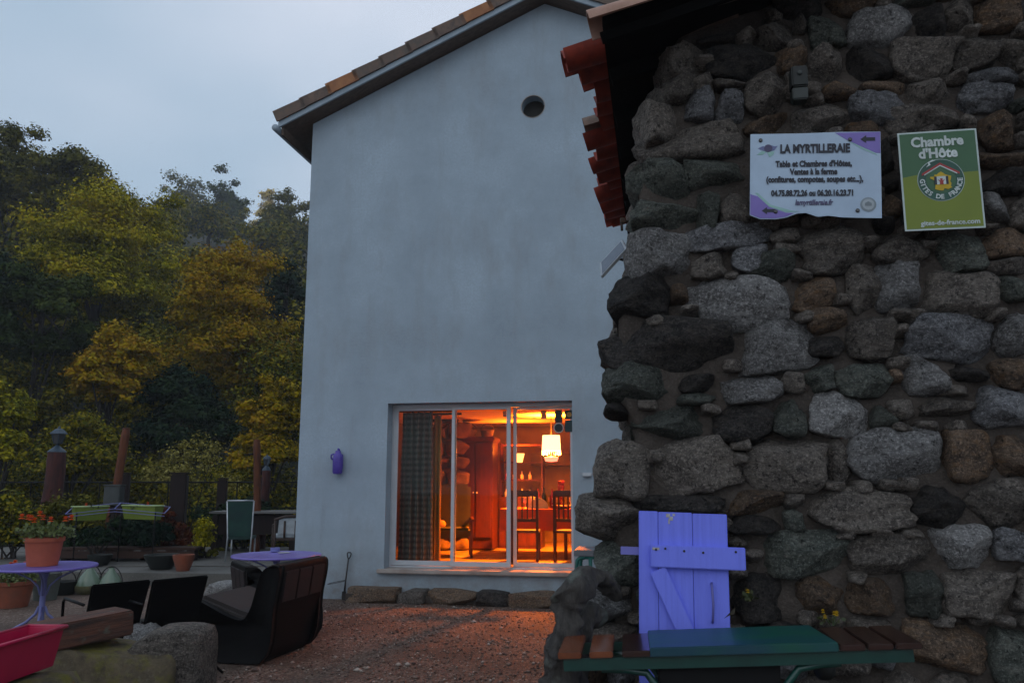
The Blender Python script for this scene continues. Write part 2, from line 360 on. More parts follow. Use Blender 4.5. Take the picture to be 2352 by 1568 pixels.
# roof
roof = MB()
for s in (0, 1):
    pts = [(-.42, top_z(0) - .19 - .1 + .12), (APEX, top_z(APEX) + .02)]
    a = [(-.40, 7.14), (APEX, 7.14 + .45 * (APEX + .4)), (APEX, 7.14 + .45 * (APEX + .4) + .06), (-.40, 7.20)]
    if s: a = [(HW - x, z) for x, z in a]
    roof.prism([a], -.30, 8.7, XZ)
roof_o = roof.build('roof', 'soffit_board', house)
for s in (0, 1):
    q = (lambda x: x) if not s else (lambda x: HW - x)
    m = MB(); a = [(-.43, 7.125), (APEX, 7.125 + .45 * (APEX + .43)), (APEX, 7.215 + .45 * (APEX + .43)), (-.43, 7.215)]
    m.prism([[(q(x), z) for x, z in a]], -.335, -.302, XZ); m.build('verge_flashing', 'zinc', roof_o)
    m = MB(); a = [(-.44, 7.205), (APEX, 7.205 + .45 * (APEX + .43)), (APEX, 7.27 + .45 * (APEX + .43)), (-.44, 7.27)]
    m.prism([[(q(x), z) for x, z in a]], -.30, 8.72, XZ); m.build('roof_deck', 'roof_tile_grey', roof_o)
    sl = math.atan(.45); L = .475
    seq = ['roof_tile_grey', 'roof_tile', 'roof_tile_orange', 'roof_tile_grey', 'roof_tile_grey', 'roof_tile_grey', 'roof_tile', 'roof_tile_orange', 'roof_tile', 'roof_tile_grey']
    for k in range(10):
        t0 = k * L * .985; m = MB()
        ln = L + .05 if k < 9 else .3; r2 = random.Random(k + s * 20); dz = r2.uniform(-.006, .006)
        # the lower end of each verge tile rides up over the tile below
        prof = [(0, -.062), (ln, -.075), (ln, .09 + dz), (0, .122 + dz), ]
        P2 = [(-.47 + (t0 + a) * math.cos(sl) - b * math.sin(sl), 7.27 + (t0 + a) * math.sin(sl) + b * math.cos(sl)) for a, b in prof]
        m.prism([[(q(x), z) for x, z in P2]], -.37, -.34 + .0, XZ)
        P3 = [(-.47 + (t0 + a) * math.cos(sl) - b * math.sin(sl), 7.27 + (t0 + a) * math.sin(sl) + b * math.cos(sl)) for a, b in [(0.001, .10 + dz), (ln, .068 + dz), (ln, .088 + dz), (0.001, .120 + dz)]]
        m.prism([[(q(x), z) for x, z in P3]], -.339, -.10, XZ)
        m.build('verge_tile', seq[(k + 3 * s) % 10], roof_o)
    # field courses of barrel tiles behind the verge
    for k in range(10):
        t0 = k * L * .985; m = MB()
        for j in range(11):
            v0 = .05 + j * .78; pr = arc((0, 0, 0), .32, math.pi, 0, 8, lambda c, s_: (c, s_ * .35, 0))
            vs, fs = [], []
            for e, off in ((0, .07), (L + .03, .02)):
                for p in pr:
                    x = -.46 + (t0 + e) * math.cos(sl) - (off + p.y) * math.sin(sl); z = 7.27 + (t0 + e) * math.sin(sl) + (off + p.y) * math.cos(sl)
                    vs.append((q(x), v0 + .35 + p.x, z))
            for i in range(8): fs.append((i, i + 1, i + 10, i + 9))
            m.add(vs, fs)
        m.build('tile_course', ['roof_tile', 'roof_tile_grey'][k % 2], roof_o, smooth=True)
m = MB(); m.tube([(-.47, -.36, 7.12), (-.47, 8.7, 7.12)], .055, 10); m.build('gutter', 'zinc', roof_o, smooth=True)
m = MB(); m.bar((-.38, -.28, 7.10), (-.38, 8.6, 7.10), .03, .16); m.build('fascia', 'soffit_board', roof_o)
# window
win = empty('sliding_window', (0, 0, 0)); win.parent = house
wm = mat('pvc', None) if 'pvc' not in MATS else 'pvc'
def frame_rect(m, u0, u1, z0, z1, v0, v1, l, r, b, t):
    m.prism([[(u0, z0), (u1, z0), (u1, z1), (u0, z1)], [(u0 + l, z0 + b), (u0 + l, z1 - t), (u1 - r, z1 - t), (u1 - r, z0 + b)]], v0, v1, XZ)
wf = MB(); frame_rect(wf, 1.372, 4.098, .432, 2.798, .22, .34, .02, .02, .025, .055); wf.build('frame', 'pvc', win, bevel=.004)
mat_glass, nt, b = base_mat('window_glass')
for n_ in list(nt.nodes): nt.nodes.remove(n_)
go = nt.nodes.new('ShaderNodeOutputMaterial'); gt = nt.nodes.new('ShaderNodeBsdfTransparent'); gg = nt.nodes.new('ShaderNodeBsdfGlossy'); gm = nt.nodes.new('ShaderNodeMixShader'); gf = nt.nodes.new('ShaderNodeFresnel')
gg.inputs['Roughness'].default_value = .02; gf.inputs['IOR'].default_value = 1.35; gt.inputs['Color'].default_value = (.93, .95, .93, 1); gg.inputs['Color'].default_value = (.3, .3, .3, 1)
nt.links.new(gf.outputs[0], gm.inputs[0]); nt.links.new(gt.outputs[0], gm.inputs[1]); nt.links.new(gg.outputs[0], gm.inputs[2]); nt.links.new(gm.outputs[0], go.inputs[0]); MATS['glass'] = mat_glass
for (u0, u1, v0, l, r) in ((1.392, 2.362, .225, .075, .065), (2.30, 3.182, .182, .05, .06), (3.20, 4.078, .297, .05, .04)):
    s = MB(); frame_rect(s, u0, u1, .462, 2.74, v0, v0 + .034, l, r, .07 if v0 < .23 else .062, .035); so = s.build('sash', 'pvc', win, bevel=.004)
    MB().box(((u0 + u1) / 2 + (l - r) / 2, v0 + .017, 1.6), (u1 - u0 - l - r, .004, 2.16)).build('pane', 'glass', so)
m = MB(); m.box((2.735, .10, .405), (2.9, .36, .055)); m.build('sill', mat('sill_stone', (.40, .36, .33), .85, (.28, .22, .19), 3, bs=.3), house, bevel=.01)
# interior shell
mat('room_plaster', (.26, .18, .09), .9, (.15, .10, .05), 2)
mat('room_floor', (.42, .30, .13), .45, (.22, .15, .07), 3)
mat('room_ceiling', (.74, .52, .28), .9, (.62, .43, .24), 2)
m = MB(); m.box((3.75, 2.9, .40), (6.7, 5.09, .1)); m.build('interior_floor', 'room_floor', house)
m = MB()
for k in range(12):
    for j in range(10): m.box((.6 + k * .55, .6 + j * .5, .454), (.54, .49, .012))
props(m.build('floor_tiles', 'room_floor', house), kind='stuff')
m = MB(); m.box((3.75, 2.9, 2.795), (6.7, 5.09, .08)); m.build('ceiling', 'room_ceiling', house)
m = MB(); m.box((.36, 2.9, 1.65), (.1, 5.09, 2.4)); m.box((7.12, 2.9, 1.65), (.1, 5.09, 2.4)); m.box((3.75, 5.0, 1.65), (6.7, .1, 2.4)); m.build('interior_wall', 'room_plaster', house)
mat('dark_oak', (.05, .018, .01), .5, (.03, .011, .006), 4, stretch=(6, 6, 1))
mat('red_wood', (.075, .014, .008), .45, (.04, .008, .005), 4, stretch=(6, 6, 1))
m = MB(); m.box((4.9, 4.8, 2.08), (4.2, .35, .24)); m.build('lintel_beam', 'dark_oak', house)
m = MB(); m.box((4.9, 4.92, 1.5), (4.2, .12, .88)); m.build('kitchen_wall', mat('olive_tile', (.20, .16, .04), .6, (.13, .10, .03), 5), house)

# ---- steps of old stones at the foot of the house
step = empty('stone_step', HO + UV_ * 2.4 + NV_ * -.14, -TH, 'low row of reddish old stone blocks below the lit window', 'step')
uu = -1.52
for i, (w, h, t) in enumerate([(.78, .24, 'b'), (.40, .22, 'g'), (.70, .23, 'b'), (.42, .23, 'd'), (.62, .23, 'b'), (.46, .23, 'b'), (.7, .2, 'b'), (.6, .19, 'g')]):
    o = rock('stone_block', w * 1.0, .36, h, 300 + i, t, step, (uu + w / 2, -.03 * (i % 2), .075), m=26, cuts=5, rough=.022, big=True); uu += w + .012
m = MB(); m.box((.75, .05, .06), (4.5, .3, .1)); m.build('mortar_bed', 'mortar', step)

# ------------------------------------------------------------------ the stone barn
barn = empty('stone_barn', SO, -TH, 'old fieldstone barn gable with red canal tile eaves', 'barn')
edge_tab = [(0, -.03), (.6, -.02), (1.0, -.01), (1.3, .02), (1.5, -.02), (1.75, .02), (1.9, .14), (2.0, .12), (2.15, .05), (2.6, .06), (2.85, .13), (3.1, .18), (3.5, .20), (3.9, .31), (4.3, .43), (5.6, .60)]
def edge_u(z):
    for (a, b), (c, d) in zip(edge_tab, edge_tab[1:]):
        if z <= c: return b + (d - b) * max(0, (z - a)) / (c - a)
    return edge_tab[-1][1]
ROOF_S = .265; RZ0 = 4.175
def roof_under(u): return RZ0 - .02 + ROOF_S * (u + .014)
cm = MB(); nz, nu = 130, 110; zt = 5.3
for j in range(nz + 1):
    z = zt * j / nz
    for i in range(nu + 1):
        u0 = edge_u(z); u = u0 + (4.2 - u0) * i / nu
        zz = min(z, roof_under(u) + .05)
        cm.v.append((u, .036 + .035 * noise.fractal((u * 3.2, z * 3.2, 4), .8, 2.2, 4) + (0 if i else .08), zz))
for j in range(nz):
    for i in range(nu): a = j * (nu + 1) + i; cm.f.append((a, a + 1, a + nu + 2, a + nu + 1))
b0 = len(cm.v)
for j in range(nz + 1):
    z = zt * j / nz; u0 = edge_u(z)
    for k in range(9): v = .10 + 3.4 * (k / 8) ** 1.5; cm.v.append((u0 + .03 * noise.noise((v * 3, z * 3, 9)) + (0 if k else 0), v, min(z, roof_under(u0) + .05)))
for j in range(nz):
    for k in range(8): a = b0 + j * 9 + k; cm.f.append((a, a + 9, a + 10, a + 1))
barn_wall = cm.build('wall', 'mortar', barn, smooth=True, fixn=False)

SA, SB, SC = (1300, 0), (1300, 500), (1300, 1050)
def cr(o, x, y): return (o[0] + x / 2.138) * .98, (o[1] + y / 2.138) * .98
stones = [
 (SA,1350,-70,1620,45,0,'b'),(SA,1480,15,1815,200,-6,'l'),(SA,1815,20,1960,165,0,'d'),(SA,1965,-40,2115,150,0,'g'),(SA,2130,-20,2352,125,3,'b'),(SA,1110,-70,1345,60,0,'d'),
 (SA,1000,80,1200,212,4,'g'),(SA,1205,70,1285,140,0,'g'),(SA,1285,75,1470,212,0,'v'),(SA,720,145,905,208,0,'d'),(SA,510,195,745,370,0,'g'),(SA,765,215,1115,365,0,'d'),(SA,1115,230,1270,335,0,'b'),
 (SA,1280,215,1470,372,0,'g'),(SA,1475,222,1715,368,0,'d'),(SA,1708,175,2002,368,0,'g'),(SA,1985,160,2060,222,0,'g'),(SA,2020,172,2238,312,5,'g'),(SA,2245,165,2400,290,0,'g'),
 (SA,462,362,705,492,-3,'g'),(SA,695,360,800,432,0,'g'),(SA,800,372,960,422,0,'g'),(SA,658,430,802,585,0,'s'),(SA,805,425,955,585,0,'s'),(SA,960,368,1182,552,0,'g'),(SA,1345,382,1535,472,-3,'b'),(SA,1540,392,1772,462,-4,'b'),
 (SA,1788,368,2012,502,0,'g'),(SA,2050,315,2360,402,0,'s'),(SA,2040,405,2305,535,4,'s'),(SA,416,470,655,690,-12,'g'),(SA,1195,495,1515,655,-5,'g'),(SA,1490,458,1752,602,0,'s'),(SA,1675,505,2020,645,-9,'g'),(SA,1470,602,1660,665,0,'b'),
 (SA,960,550,1165,655,0,'b'),(SA,2150,542,2325,725,0,'b'),(SA,2050,545,2145,645,0,'g'),(SA,425,605,1005,772,-3,'g'),(SA,650,768,960,925,0,'v'),(SA,366,785,725,965,6,'v'),(SA,378,955,720,1155,0,'v'),(SA,705,960,832,1135,0,'v'),(SA,832,925,985,1115,0,'g'),
 (SA,1625,680,1712,852,0,'d'),(SA,1640,862,1735,962,0,'d'),(SA,1650,965,1745,1065,0,'b'),(SA,2140,740,2400,825,0,'b'),(SA,2140,832,2400,955,0,'d'),(SA,2155,958,2300,1085,0,'l'),(SA,2305,975,2400,1085,0,'g'),
 (SA,1000,690,1300,870,0,'g'),(SA,1310,690,1600,850,0,'v'),(SA,1000,880,1250,1060,0,'g'),(SA,1260,860,1610,1070,0,'d'),(SA,1725,690,2120,880,0,'g'),(SA,1755,890,2140,1130,0,'v'),
 (SB,352,85,688,328,4,'l'),(SB,632,48,1078,168,-2,'s'),(SB,1090,48,1232,138,0,'g'),(SB,1232,45,1575,192,-5,'g'),(SB,690,178,862,312,0,'g'),(SB,900,148,1065,285,0,'s'),(SB,915,200,1212,342,-10,'v'),(SB,1268,150,1562,295,-4,'g'),(SB,1618,88,1895,242,0,'g'),
 (SB,1928,98,2165,275,0,'v'),(SB,2172,65,2400,205,0,'b'),(SB,2172,210,2400,292,0,'g'),(SB,262,295,575,525,6,'d'),(SB,575,350,670,445,0,'b'),(SB,545,508,652,558,0,'b'),(SB,668,328,1168,572,3,'l'),(SB,1188,312,1412,475,0,'b'),(SB,1468,258,1642,485,0,'g'),
 (SB,1620,238,1845,485,0,'l'),(SB,1848,288,2228,502,3,'g'),(SB,2232,298,2400,425,0,'v'),(SB,242,530,915,812,8,'d'),(SB,918,542,1312,785,-4,'l'),(SB,1280,470,1472,592,0,'b'),(SB,1282,592,1462,715,0,'d'),(SB,1478,492,1722,722,0,'g'),(SB,1758,508,2205,735,3,'s'),
 (SB,2220,500,2420,705,0,'l'),(SB,240,748,622,945,3,'v'),(SB,622,800,802,892,0,'d'),(SB,622,890,802,952,0,'v'),(SB,848,808,1142,938,-3,'l'),(SB,1142,788,1252,895,0,'g'),(SB,1252,752,1405,895,0,'v'),(SB,1428,748,1702,912,0,'v'),(SB,1758,712,1972,902,0,'l'),(SB,1690,770,1765,845,0,'b'),
 (SB,1988,748,2175,835,0,'d'),(SB,2218,728,2400,875,0,'b'),(SB,2118,858,2420,1062,0,'s'),(SB,1920,848,2115,910,0,'g'),(SB,1858,912,2115,1015,-4,'g'),(SB,1690,930,1840,1025,0,'g'),(SB,1600,960,1720,1065,0,'v'),(SB,1288,912,1592,1112,12,'l'),(SB,1098,938,1262,1122,0,'v'),
 (SB,398,958,792,1145,0,'v'),(SB,808,958,1085,1135,4,'d'),(SB,238,940,372,1012,0,'d'),
 (SC,196,-40,475,240,0,'g'),(SC,500,-45,925,232,-3,'g'),(SC,968,-60,1362,205,0,'g'),(SC,1362,-50,1488,172,0,'g'),(SC,1480,-92,1945,178,-4,'l'),(SC,1958,-82,2212,162,0,'b'),(SC,2228,-60,2420,142,0,'b'),(SC,2228,150,2420,272,0,'g'),
 (SC,96,242,415,475,5,'g'),(SC,415,240,862,325,0,'d'),(SC,862,218,1142,332,0,'b'),(SC,870,332,1132,435,0,'d'),(SC,1148,208,1262,312,0,'g'),(SC,1158,312,1255,425,0,'v'),(SC,1258,198,1795,412,-2,'g'),(SC,1812,172,2075,398,0,'d'),(SC,2082,188,2400,395,9,'g'),
 (SC,196,468,425,695,0,'v'),(SC,870,440,972,495,0,'g'),(SC,1005,428,1485,645,-2,'v'),(SC,1498,438,1892,645,-6,'g'),(SC,1918,398,2205,595,-3,'l'),(SC,2218,408,2420,562,0,'s'),(SC,878,640,1192,862,0,'d'),(SC,1192,658,1482,842,0,'b'),(SC,1482,662,1722,842,0,'b'),
 (SC,1778,628,1962,845,0,'v'),(SC,1968,628,2335,845,0,'g'),(SC,115,738,375,885,-8,'l'),(SC,1758,868,2175,1135,5,'b'),(SC,2188,878,2420,1180,0,'v'),(SC,1368,1008,1605,1145,0,'g'),(SC,1275,1030,1370,1155,0,'g'),(SC,1640,1140,1880,1290,0,'g'),(SC,1890,1150,2200,1300,0,'g'),
 (SC,55,1060,265,1225,0,'b'),(SC,255,1060,415,1205,0,'s'),(SC,690,1130,910,1270,0,'g'),(SC,430,500,860,690,0,'g'),(SC,430,700,860,880,0,'v'),(SC,430,900,700,1100,0,'g'),(SC,720,900,1000,1100,0,'g'),(SC,1010,880,1260,1010,0,'d'),(SC,110,890,410,1050,0,'g'),
]
occ = []
def put_stone(u, z, w, h, rot, tone, seed, corner=False, prot=1.0):
    q = random.Random(seed)
    d = (.24 + .3 * min(w, h)) * q.uniform(.85, 1.15); d = min(d, .40)
    vc = d / 2 - (.040 + .10 * min(w, h)) * prot
    if corner: d = .5; vc = d / 2 - (.03 + .10 * min(w, h))
    big = w * h > .022
    o = rock('stone', w * 1.16, d, h * 1.20, seed, tone, barn_wall, (u, vc, z), (0, R(rot), 0), m=q.choice([3.6, 5.0, 6.0, 8.0]), cuts=q.randint(6, 11), rough=.062, big=big, shear=q.uniform(-.12, .12), nfreq=3.4)
    occ.append((u, z, w / 2, h / 2)); return o
for i, (o_, x0, y0, x1, y1, rot, t) in enumerate(stones):
    xa, ya = cr(o_, x0, y0); xb, yb = cr(o_, x1, y1)
    u0, z1 = wall_at((xa), ya, SO, -.05); u1, z0 = wall_at(xb, yb, SO, -.05)
    ul, _ = wall_at(xa, (ya + yb) / 2, SO, -.05); ur, _ = wall_at(xb, (ya + yb) / 2, SO, -.05)
    _, zT = wall_at((xa + xb) / 2, ya, SO, -.05); _, zB = wall_at((xa + xb) / 2, yb, SO, -.05)
    corner = ul < edge_u((zT + zB) / 2) + .12
    put_stone((ul + ur) / 2, (zT + zB) / 2, ur - ul, zT - zB, rot, t, 1000 + i, corner, .55 if (SA == o_ and 990 < x0 < 1760 and 680 < y0 < 1000) else 1.0)
# the rest of the wall, and small pinnings between the big stones
q = random.Random(11); added = 0; pin_v, pin_f, pin_n = [], [], 0
def free(u, z, a, b, k=.98):
    for (U, Z, A, B) in occ:
        if abs(u - U) < (A + a) * k and abs(z - Z) < (B + b) * k: return False
    return True
for (a, b, tries) in ((.21, .10, 1200), (.15, .085, 1500), (.10, .06, 2500), (.06, .035, 4000), (.04, .026, 3000)):
    for _ in range(tries):
        z = q.uniform(.04, 5.0); u = q.uniform(edge_u(z) + a * .9, 3.3)
        if z + b > roof_under(u) - .02: continue
        vis = u < 2.5 and z > .6
        if not vis and a < .15: continue
        if free(u, z, a, b, .90 if a > .05 else .82):
            if added > 130 or a < .05:
                v_, f_ = rock_mesh(2.9 * a, .24, 2.9 * b, 9000 + pin_n // 3, m=4, cuts=5, rough=.06)
                pin_v.append(v_ + np.array([u, .06, z])); pin_f.append(f_ + pin_n * len(v_)); pin_n += 1; occ.append((u, z, a, b)); continue
            put_stone(u, z, 2.05 * a * q.uniform(.95, 1.15), 2.05 * b * q.uniform(.95, 1.2), q.uniform(-9, 9), q.choice('ggggbdvs'), 5000 + added, False, 1.0 if a > .05 else .6); added += 1
props(mesh_np('pinning_stones', np.concatenate(pin_v), np.concatenate(pin_f), MATS['g'], barn_wall, True), kind='stuff')
sv, sf, sn, zz = [], [], 0, .08
while zz < 4.0:
    hh = q.uniform(.14, .26); vv = .32
    while vv < 3.4:
        ww = q.uniform(.18, .5); v_, f_ = rock_mesh(ww * 1.12, .34, hh * 1.18, 7000 + sn, m=4.5, cuts=7, rough=.055)
        sv.append(np.stack([v_[:, 1] + edge_u(zz + hh / 2) + .11, v_[:, 0] + vv + ww / 2, v_[:, 2] + zz + hh / 2], 1)); sf.append(f_[:, ::-1] + sn * len(v_)); sn += 1; vv += ww
    zz += hh
props(mesh_np('side_stones', np.concatenate(sv), np.concatenate(sf), MATS['g'], barn_wall, True), kind='stuff')
# roof of the barn
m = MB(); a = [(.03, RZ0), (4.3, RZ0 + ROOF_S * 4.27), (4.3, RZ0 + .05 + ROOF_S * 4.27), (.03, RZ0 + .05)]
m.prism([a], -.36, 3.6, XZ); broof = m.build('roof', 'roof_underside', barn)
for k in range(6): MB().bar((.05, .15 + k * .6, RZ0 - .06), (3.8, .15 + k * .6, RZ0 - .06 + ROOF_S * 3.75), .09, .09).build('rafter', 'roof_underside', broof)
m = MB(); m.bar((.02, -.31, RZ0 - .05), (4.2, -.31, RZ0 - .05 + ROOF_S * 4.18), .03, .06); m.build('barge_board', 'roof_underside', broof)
sl = math.atan(ROOF_S)
def canal(m, L, r0, r1, up, th=.014, n=10, spread=math.pi * .92):
    """barrel tile along local -x (its low end at x=0), radius r0 low end, r1 high end"""
    vs, fs = [], []
    for rr_ in (0, th):
        for x, r in ((0, r0), (L * .5, (r0 + r1) / 2), (L, r1)):
            for k in range(n + 1):
                a = (math.pi - spread) / 2 + spread * k / n
                vs.append((x, (r - rr_) * math.cos(a), up * (r - rr_) * math.sin(a)))
    N = n + 1
    for s in (0, 1):
        for i in range(2):
            for k in range(n): a = s * 3 * N + i * N + k; fs.append((a, a + 1, a + N + 1, a + N))
    for i in (0, 2):
        for k in range(n): a = i * N + k; fs.append((a, a + 1, a + 3 * N + 1, a + 3 * N))
    for k in (0, n):
        for i in range(2): a = i * N + k; fs.append((a, a + N, a + 4 * N, a + 3 * N))
    return m.add(vs, fs)
cover = canal(MB(), .5, .12, .098, 1); chan = canal(MB(), .5, .112, .13, -1)
first = {}
def tile(kind, u, v, dz, material, rz=0, roll=0, rx=None):
    key = (kind, material)
    if key not in first:
        o = (cover if kind == 'c' else chan).build('eave_tile', material, broof, smooth=R(40)); first[key] = o
    else: o = first[key].copy(); COL.objects.link(o)
    o.location = (u, v, RZ0 + .04 + ROOF_S * (u + .014) + dz); o.rotation_euler = (roll, -sl, rz); return o
q = random.Random(3); pitch = .25
for k in range(14):
    v = .06 + k * pitch
    tile('h', -.15 + q.uniform(-.13, .07), v + q.uniform(-.02, .02), .10 + q.uniform(-.015, .02), 'roof_tile_red', R(q.uniform(-7, 7)), R(q.uniform(-10, 10)))
    if k in (5, 10): continue
    tile('c', -.11 + q.uniform(-.14, .10), v + pitch / 2, .06, q.choice(['roof_tile_red', 'roof_tile_red', 'roof_tile']), R(q.uniform(-5, 5)), R(q.uniform(-6, 6)))
for k in range(10):
    tile('c', -.03 + k * .42, -.33, -.055 + .004 * (k % 2), 'roof_tile_rose')
for c in range(1, 10):
    m = MB()
    for k in range(17):
        for kind, vv, dz in (('h', -.2 + k * pitch, .07), ('c', -.2 + k * pitch + pitch / 2, .06)):
            base_ = cover if kind == 'c' else chan; u0 = -.13 + c * .42
            Rm = Matrix.Rotation(-sl, 3, 'Y'); off = Vector((u0, vv, RZ0 + .04 + ROOF_S * (u0 + .014) + dz)); m.add([Rm @ Vector(p) + off for p in base_.v], base_.f)
    m.build('tile_course', 'roof_tile', broof, smooth=R(40))
# ------------------------------------------------------------------ signs on the stone wall
def sign_at(tl, tr, bl, v=-.15):
    a = wall_at(*tl, SO, v); b = wall_at(*tr, SO, v); c = wall_at(*bl, SO, v)
    w = math.hypot(b[0] - a[0], b[1] - a[1]); h = math.hypot(c[0] - a[0], c[1] - a[1]); ang = math.atan2(b[1] - a[1], b[0] - a[0])
    mid = ((b[0] + c[0]) / 2, (b[1] + c[1]) / 2)
    return SO + UV_ * mid[0] + NV_ * v + Vector((0, 0, mid[1])), w, h, ang
def text(name, body, size, m, parent, x, z, bold=0, sx=1, shear=0, y=-.004, align='CENTER', thick=.0008):
    cu = bpy.data.curves.new(name, 'FONT'); cu.body = body; cu.size = size; cu.align_x = align; cu.align_y = 'CENTER'; cu.offset = bold; cu.shear = shear; cu.extrude = thick; cu.resolution_u = 3
    to = bpy.data.objects.new(name + '_c', cu); COL.objects.link(to); bpy.context.view_layer.update()
    me = bpy.data.meshes.new_from_object(to.evaluated_get(bpy.context.evaluated_depsgraph_get()))
    bpy.data.objects.remove(to); bpy.data.curves.remove(cu)
    for p in me.vertices: c = p.co.copy(); p.co = (c.x * sx + x, -c.z + y, c.y + z)
    me.name = name; me.materials.clear(); me.materials.append(MATS[m]); o = bpy.data.objects.new(name, me); COL.objects.link(o); o.parent = parent; return o
mat('sign_white', (.43, .56, .70), .45, (.36, .47, .60), 5); mat('sign_ink', (.012, .015, .03), .5); mat('sign_purple', (.20, .15, .47), .45, (.17, .125, .42), 6)
mat('sign_mint', (.30, .52, .48), .5, (.25, .45, .42)); mat('sign_berry', (.10, .13, .28), .5, (.15, .17, .34), 40); mat('screw', (.12, .12, .12), .4, metal=.8)
mat('sign_violet_ink', (.08, .07, .16), .5)  # dark violet printing ink of the web line and berry
loc, w, h, ang = sign_at((1716, 309), (2014, 303), (1730, 498))
s1 = empty('information_sign', loc, label='white and purple guesthouse sign with black lettering and wavy torn bottom', cat='sign', rot=(R(0), -ang, -TH))
bot = [(-w / 2, -h / 2 + .01), (-w * .42, -h / 2 - .012), (-w * .30, -h / 2 - .013), (-w * .22, -h / 2 - .004), (-w * .14, -h / 2 + .018), (-w * .07, -h / 2 + .022), (w * .02, -h / 2 + .0), (w * .1, -h / 2 + .006), (w * .2, -h / 2 - .003), (w * .32, -h / 2 - .006), (w / 2, -h / 2 - .008)]
m = MB(); m.prism([bot + [(w / 2, h / 2), (w * .2, h / 2 + .003), (-w * .1, h / 2 - .001), (-w / 2, h / 2)]], 0, .005, XZ); m.build('panel', 'sign_white', s1)
def flat(pts, m_, parent, y=-.0015, name='print'):
    o = MB().prism([pts], y, y + .0012, XZ).build(name, m_, parent); return o
flat([(w * .155, h / 2 - .002), (w / 2 - .002, h / 2 - .002), (w / 2 - .002, h / 2 - .122), (w * .46, h / 2 - .118), (w * .38, h / 2 - .09), (w * .25, h / 2 - .045)], 'sign_purple', s1, name='corner_print')
flat([(w * .25, h / 2 - .047), (w * .38, h / 2 - .094), (w * .46, h / 2 - .122), (w * .475, h / 2 - .134), (w * .36, h / 2 - .096)], 'sign_mint', s1, name='corner_line')
flat([(-w / 2 + .002, -h / 2 + .128), (-w * .44, -h / 2 + .115), (-w * .35, -h / 2 + .055), (-w * .22, -h / 2 + .022), (-w * .16, -h / 2 + .02), (-w * .22, -h / 2 - .0), (-w * .30, -h / 2 - .009), (-w * .42, -h / 2 - .008), (-w / 2 + .002, -h / 2 + .013)], 'sign_purple', s1, name='corner_print')
flat([(-w * .46, -h / 2 + .135), (-w * .44, -h / 2 + .135), (-w * .34, -h / 2 + .068), (-w * .18, -h / 2 + .035), (-w * .12, -h / 2 + .03), (-w * .22, -h / 2 + .025), (-w * .35, -h / 2 + .057)], 'sign_mint', s1, y=-.0016, name='corner_line')
def arrow(x, z, k, name='arrow'):
    flat([(x - .032 * k, z), (x - .005 * k, z + .02 * k), (x - .005 * k, z + .009 * k), (x + .036 * k, z + .009 * k), (x + .036 * k, z - .009 * k), (x - .005 * k, z - .009 * k), (x - .005 * k, z - .02 * k)], 'sign_ink', s1, -.003, name)
arrow(w * .40, h / 2 - .042, 1.1); arrow(-w * .36, -h / 2 + .034, 1.0)
text('title', 'LA MYRTILLERAIE', .066, 'sign_ink', s1, -w * .0, h * .305, .0030, .70)
text('line_of_text', "Table et Chambres d'Hôtes,", .045, 'sign_ink', s1, -w * .01, h * .125, .0021, .76)
text('line_of_text', 'Ventes à la ferme', .045, 'sign_ink', s1, -w * .01, h * .03, .0021, .76)
text('line_of_text', '(confitures, compotes, soupes etc...),', .045, 'sign_ink', s1, -w * .005, -h * .06, .0021, .74)
text('phone_line', '04.75.88.72.26 ou 06.20.16.23.71', .044, 'sign_ink', s1, -w * .02, -h * .225, .0021, .72)
text('web_line', 'lamyrtilleraie.fr', .040, 'sign_violet_ink', s1, -w * .01, -h * .335, .0012, .78, shear=.2)
# blueberry drawing with leaves
flat([(-w * .44, h * .325), (-w * .40, h * .35), (-w * .37, h * .335), (-w * .35, h * .365), (-w * .31, h * .345), (-w * .285, h * .35), (-w * .31, h * .30), (-w * .35, h * .285), (-w * .40, h * .295)], 'sign_berry', s1, -.0018, 'berry_print')
flat(circle(-w * .36, h * .322, .022, 14), 'sign_violet_ink', s1, -.003, 'berry_print')
flat([(-w * .45, h * .245), (-w * .41, h * .29), (-w * .375, h * .28), (-w * .40, h * .245)], 'sign_mint', s1, -.0018, 'leaf_print'); flat([(-w * .37, h * .275), (-w * .31, h * .285), (-w * .32, h * .24), (-w * .35, h * .215)], 'sign_mint', s1, -.0018, 'leaf_print')
flat(circle(w * .40, -h * .36, .040, 20), mat('seal_grey', (.22, .27, .30), .5), s1, -.0018, 'seal'); flat(circle(w * .40, -h * .36, .030, 20), mat('seal_pale', (.40, .46, .50), .5), s1, -.0032, 'seal_field')
flat([(w * .375, -h * .375), (w * .425, -h * .375), (w * .425, -h * .345), (w * .40, -h * .325), (w * .375, -h * .345)], 'seal_grey', s1, -.0046, 'seal_house')
for x, z in ((-w * .42, h * .42), (w * .27, h * .41), (-w * .30, -h * .44), (w * .32, -h * .43)): MB().lathe([(.011, 0), (.011, .004), (.006, .008), (0, .008)], 10).build('screw', 'screw', s1, smooth=R(40)).matrix_local = Matrix.Translation((x, -.001, z)) @ Matrix.Rotation(R(90), 4, 'X')

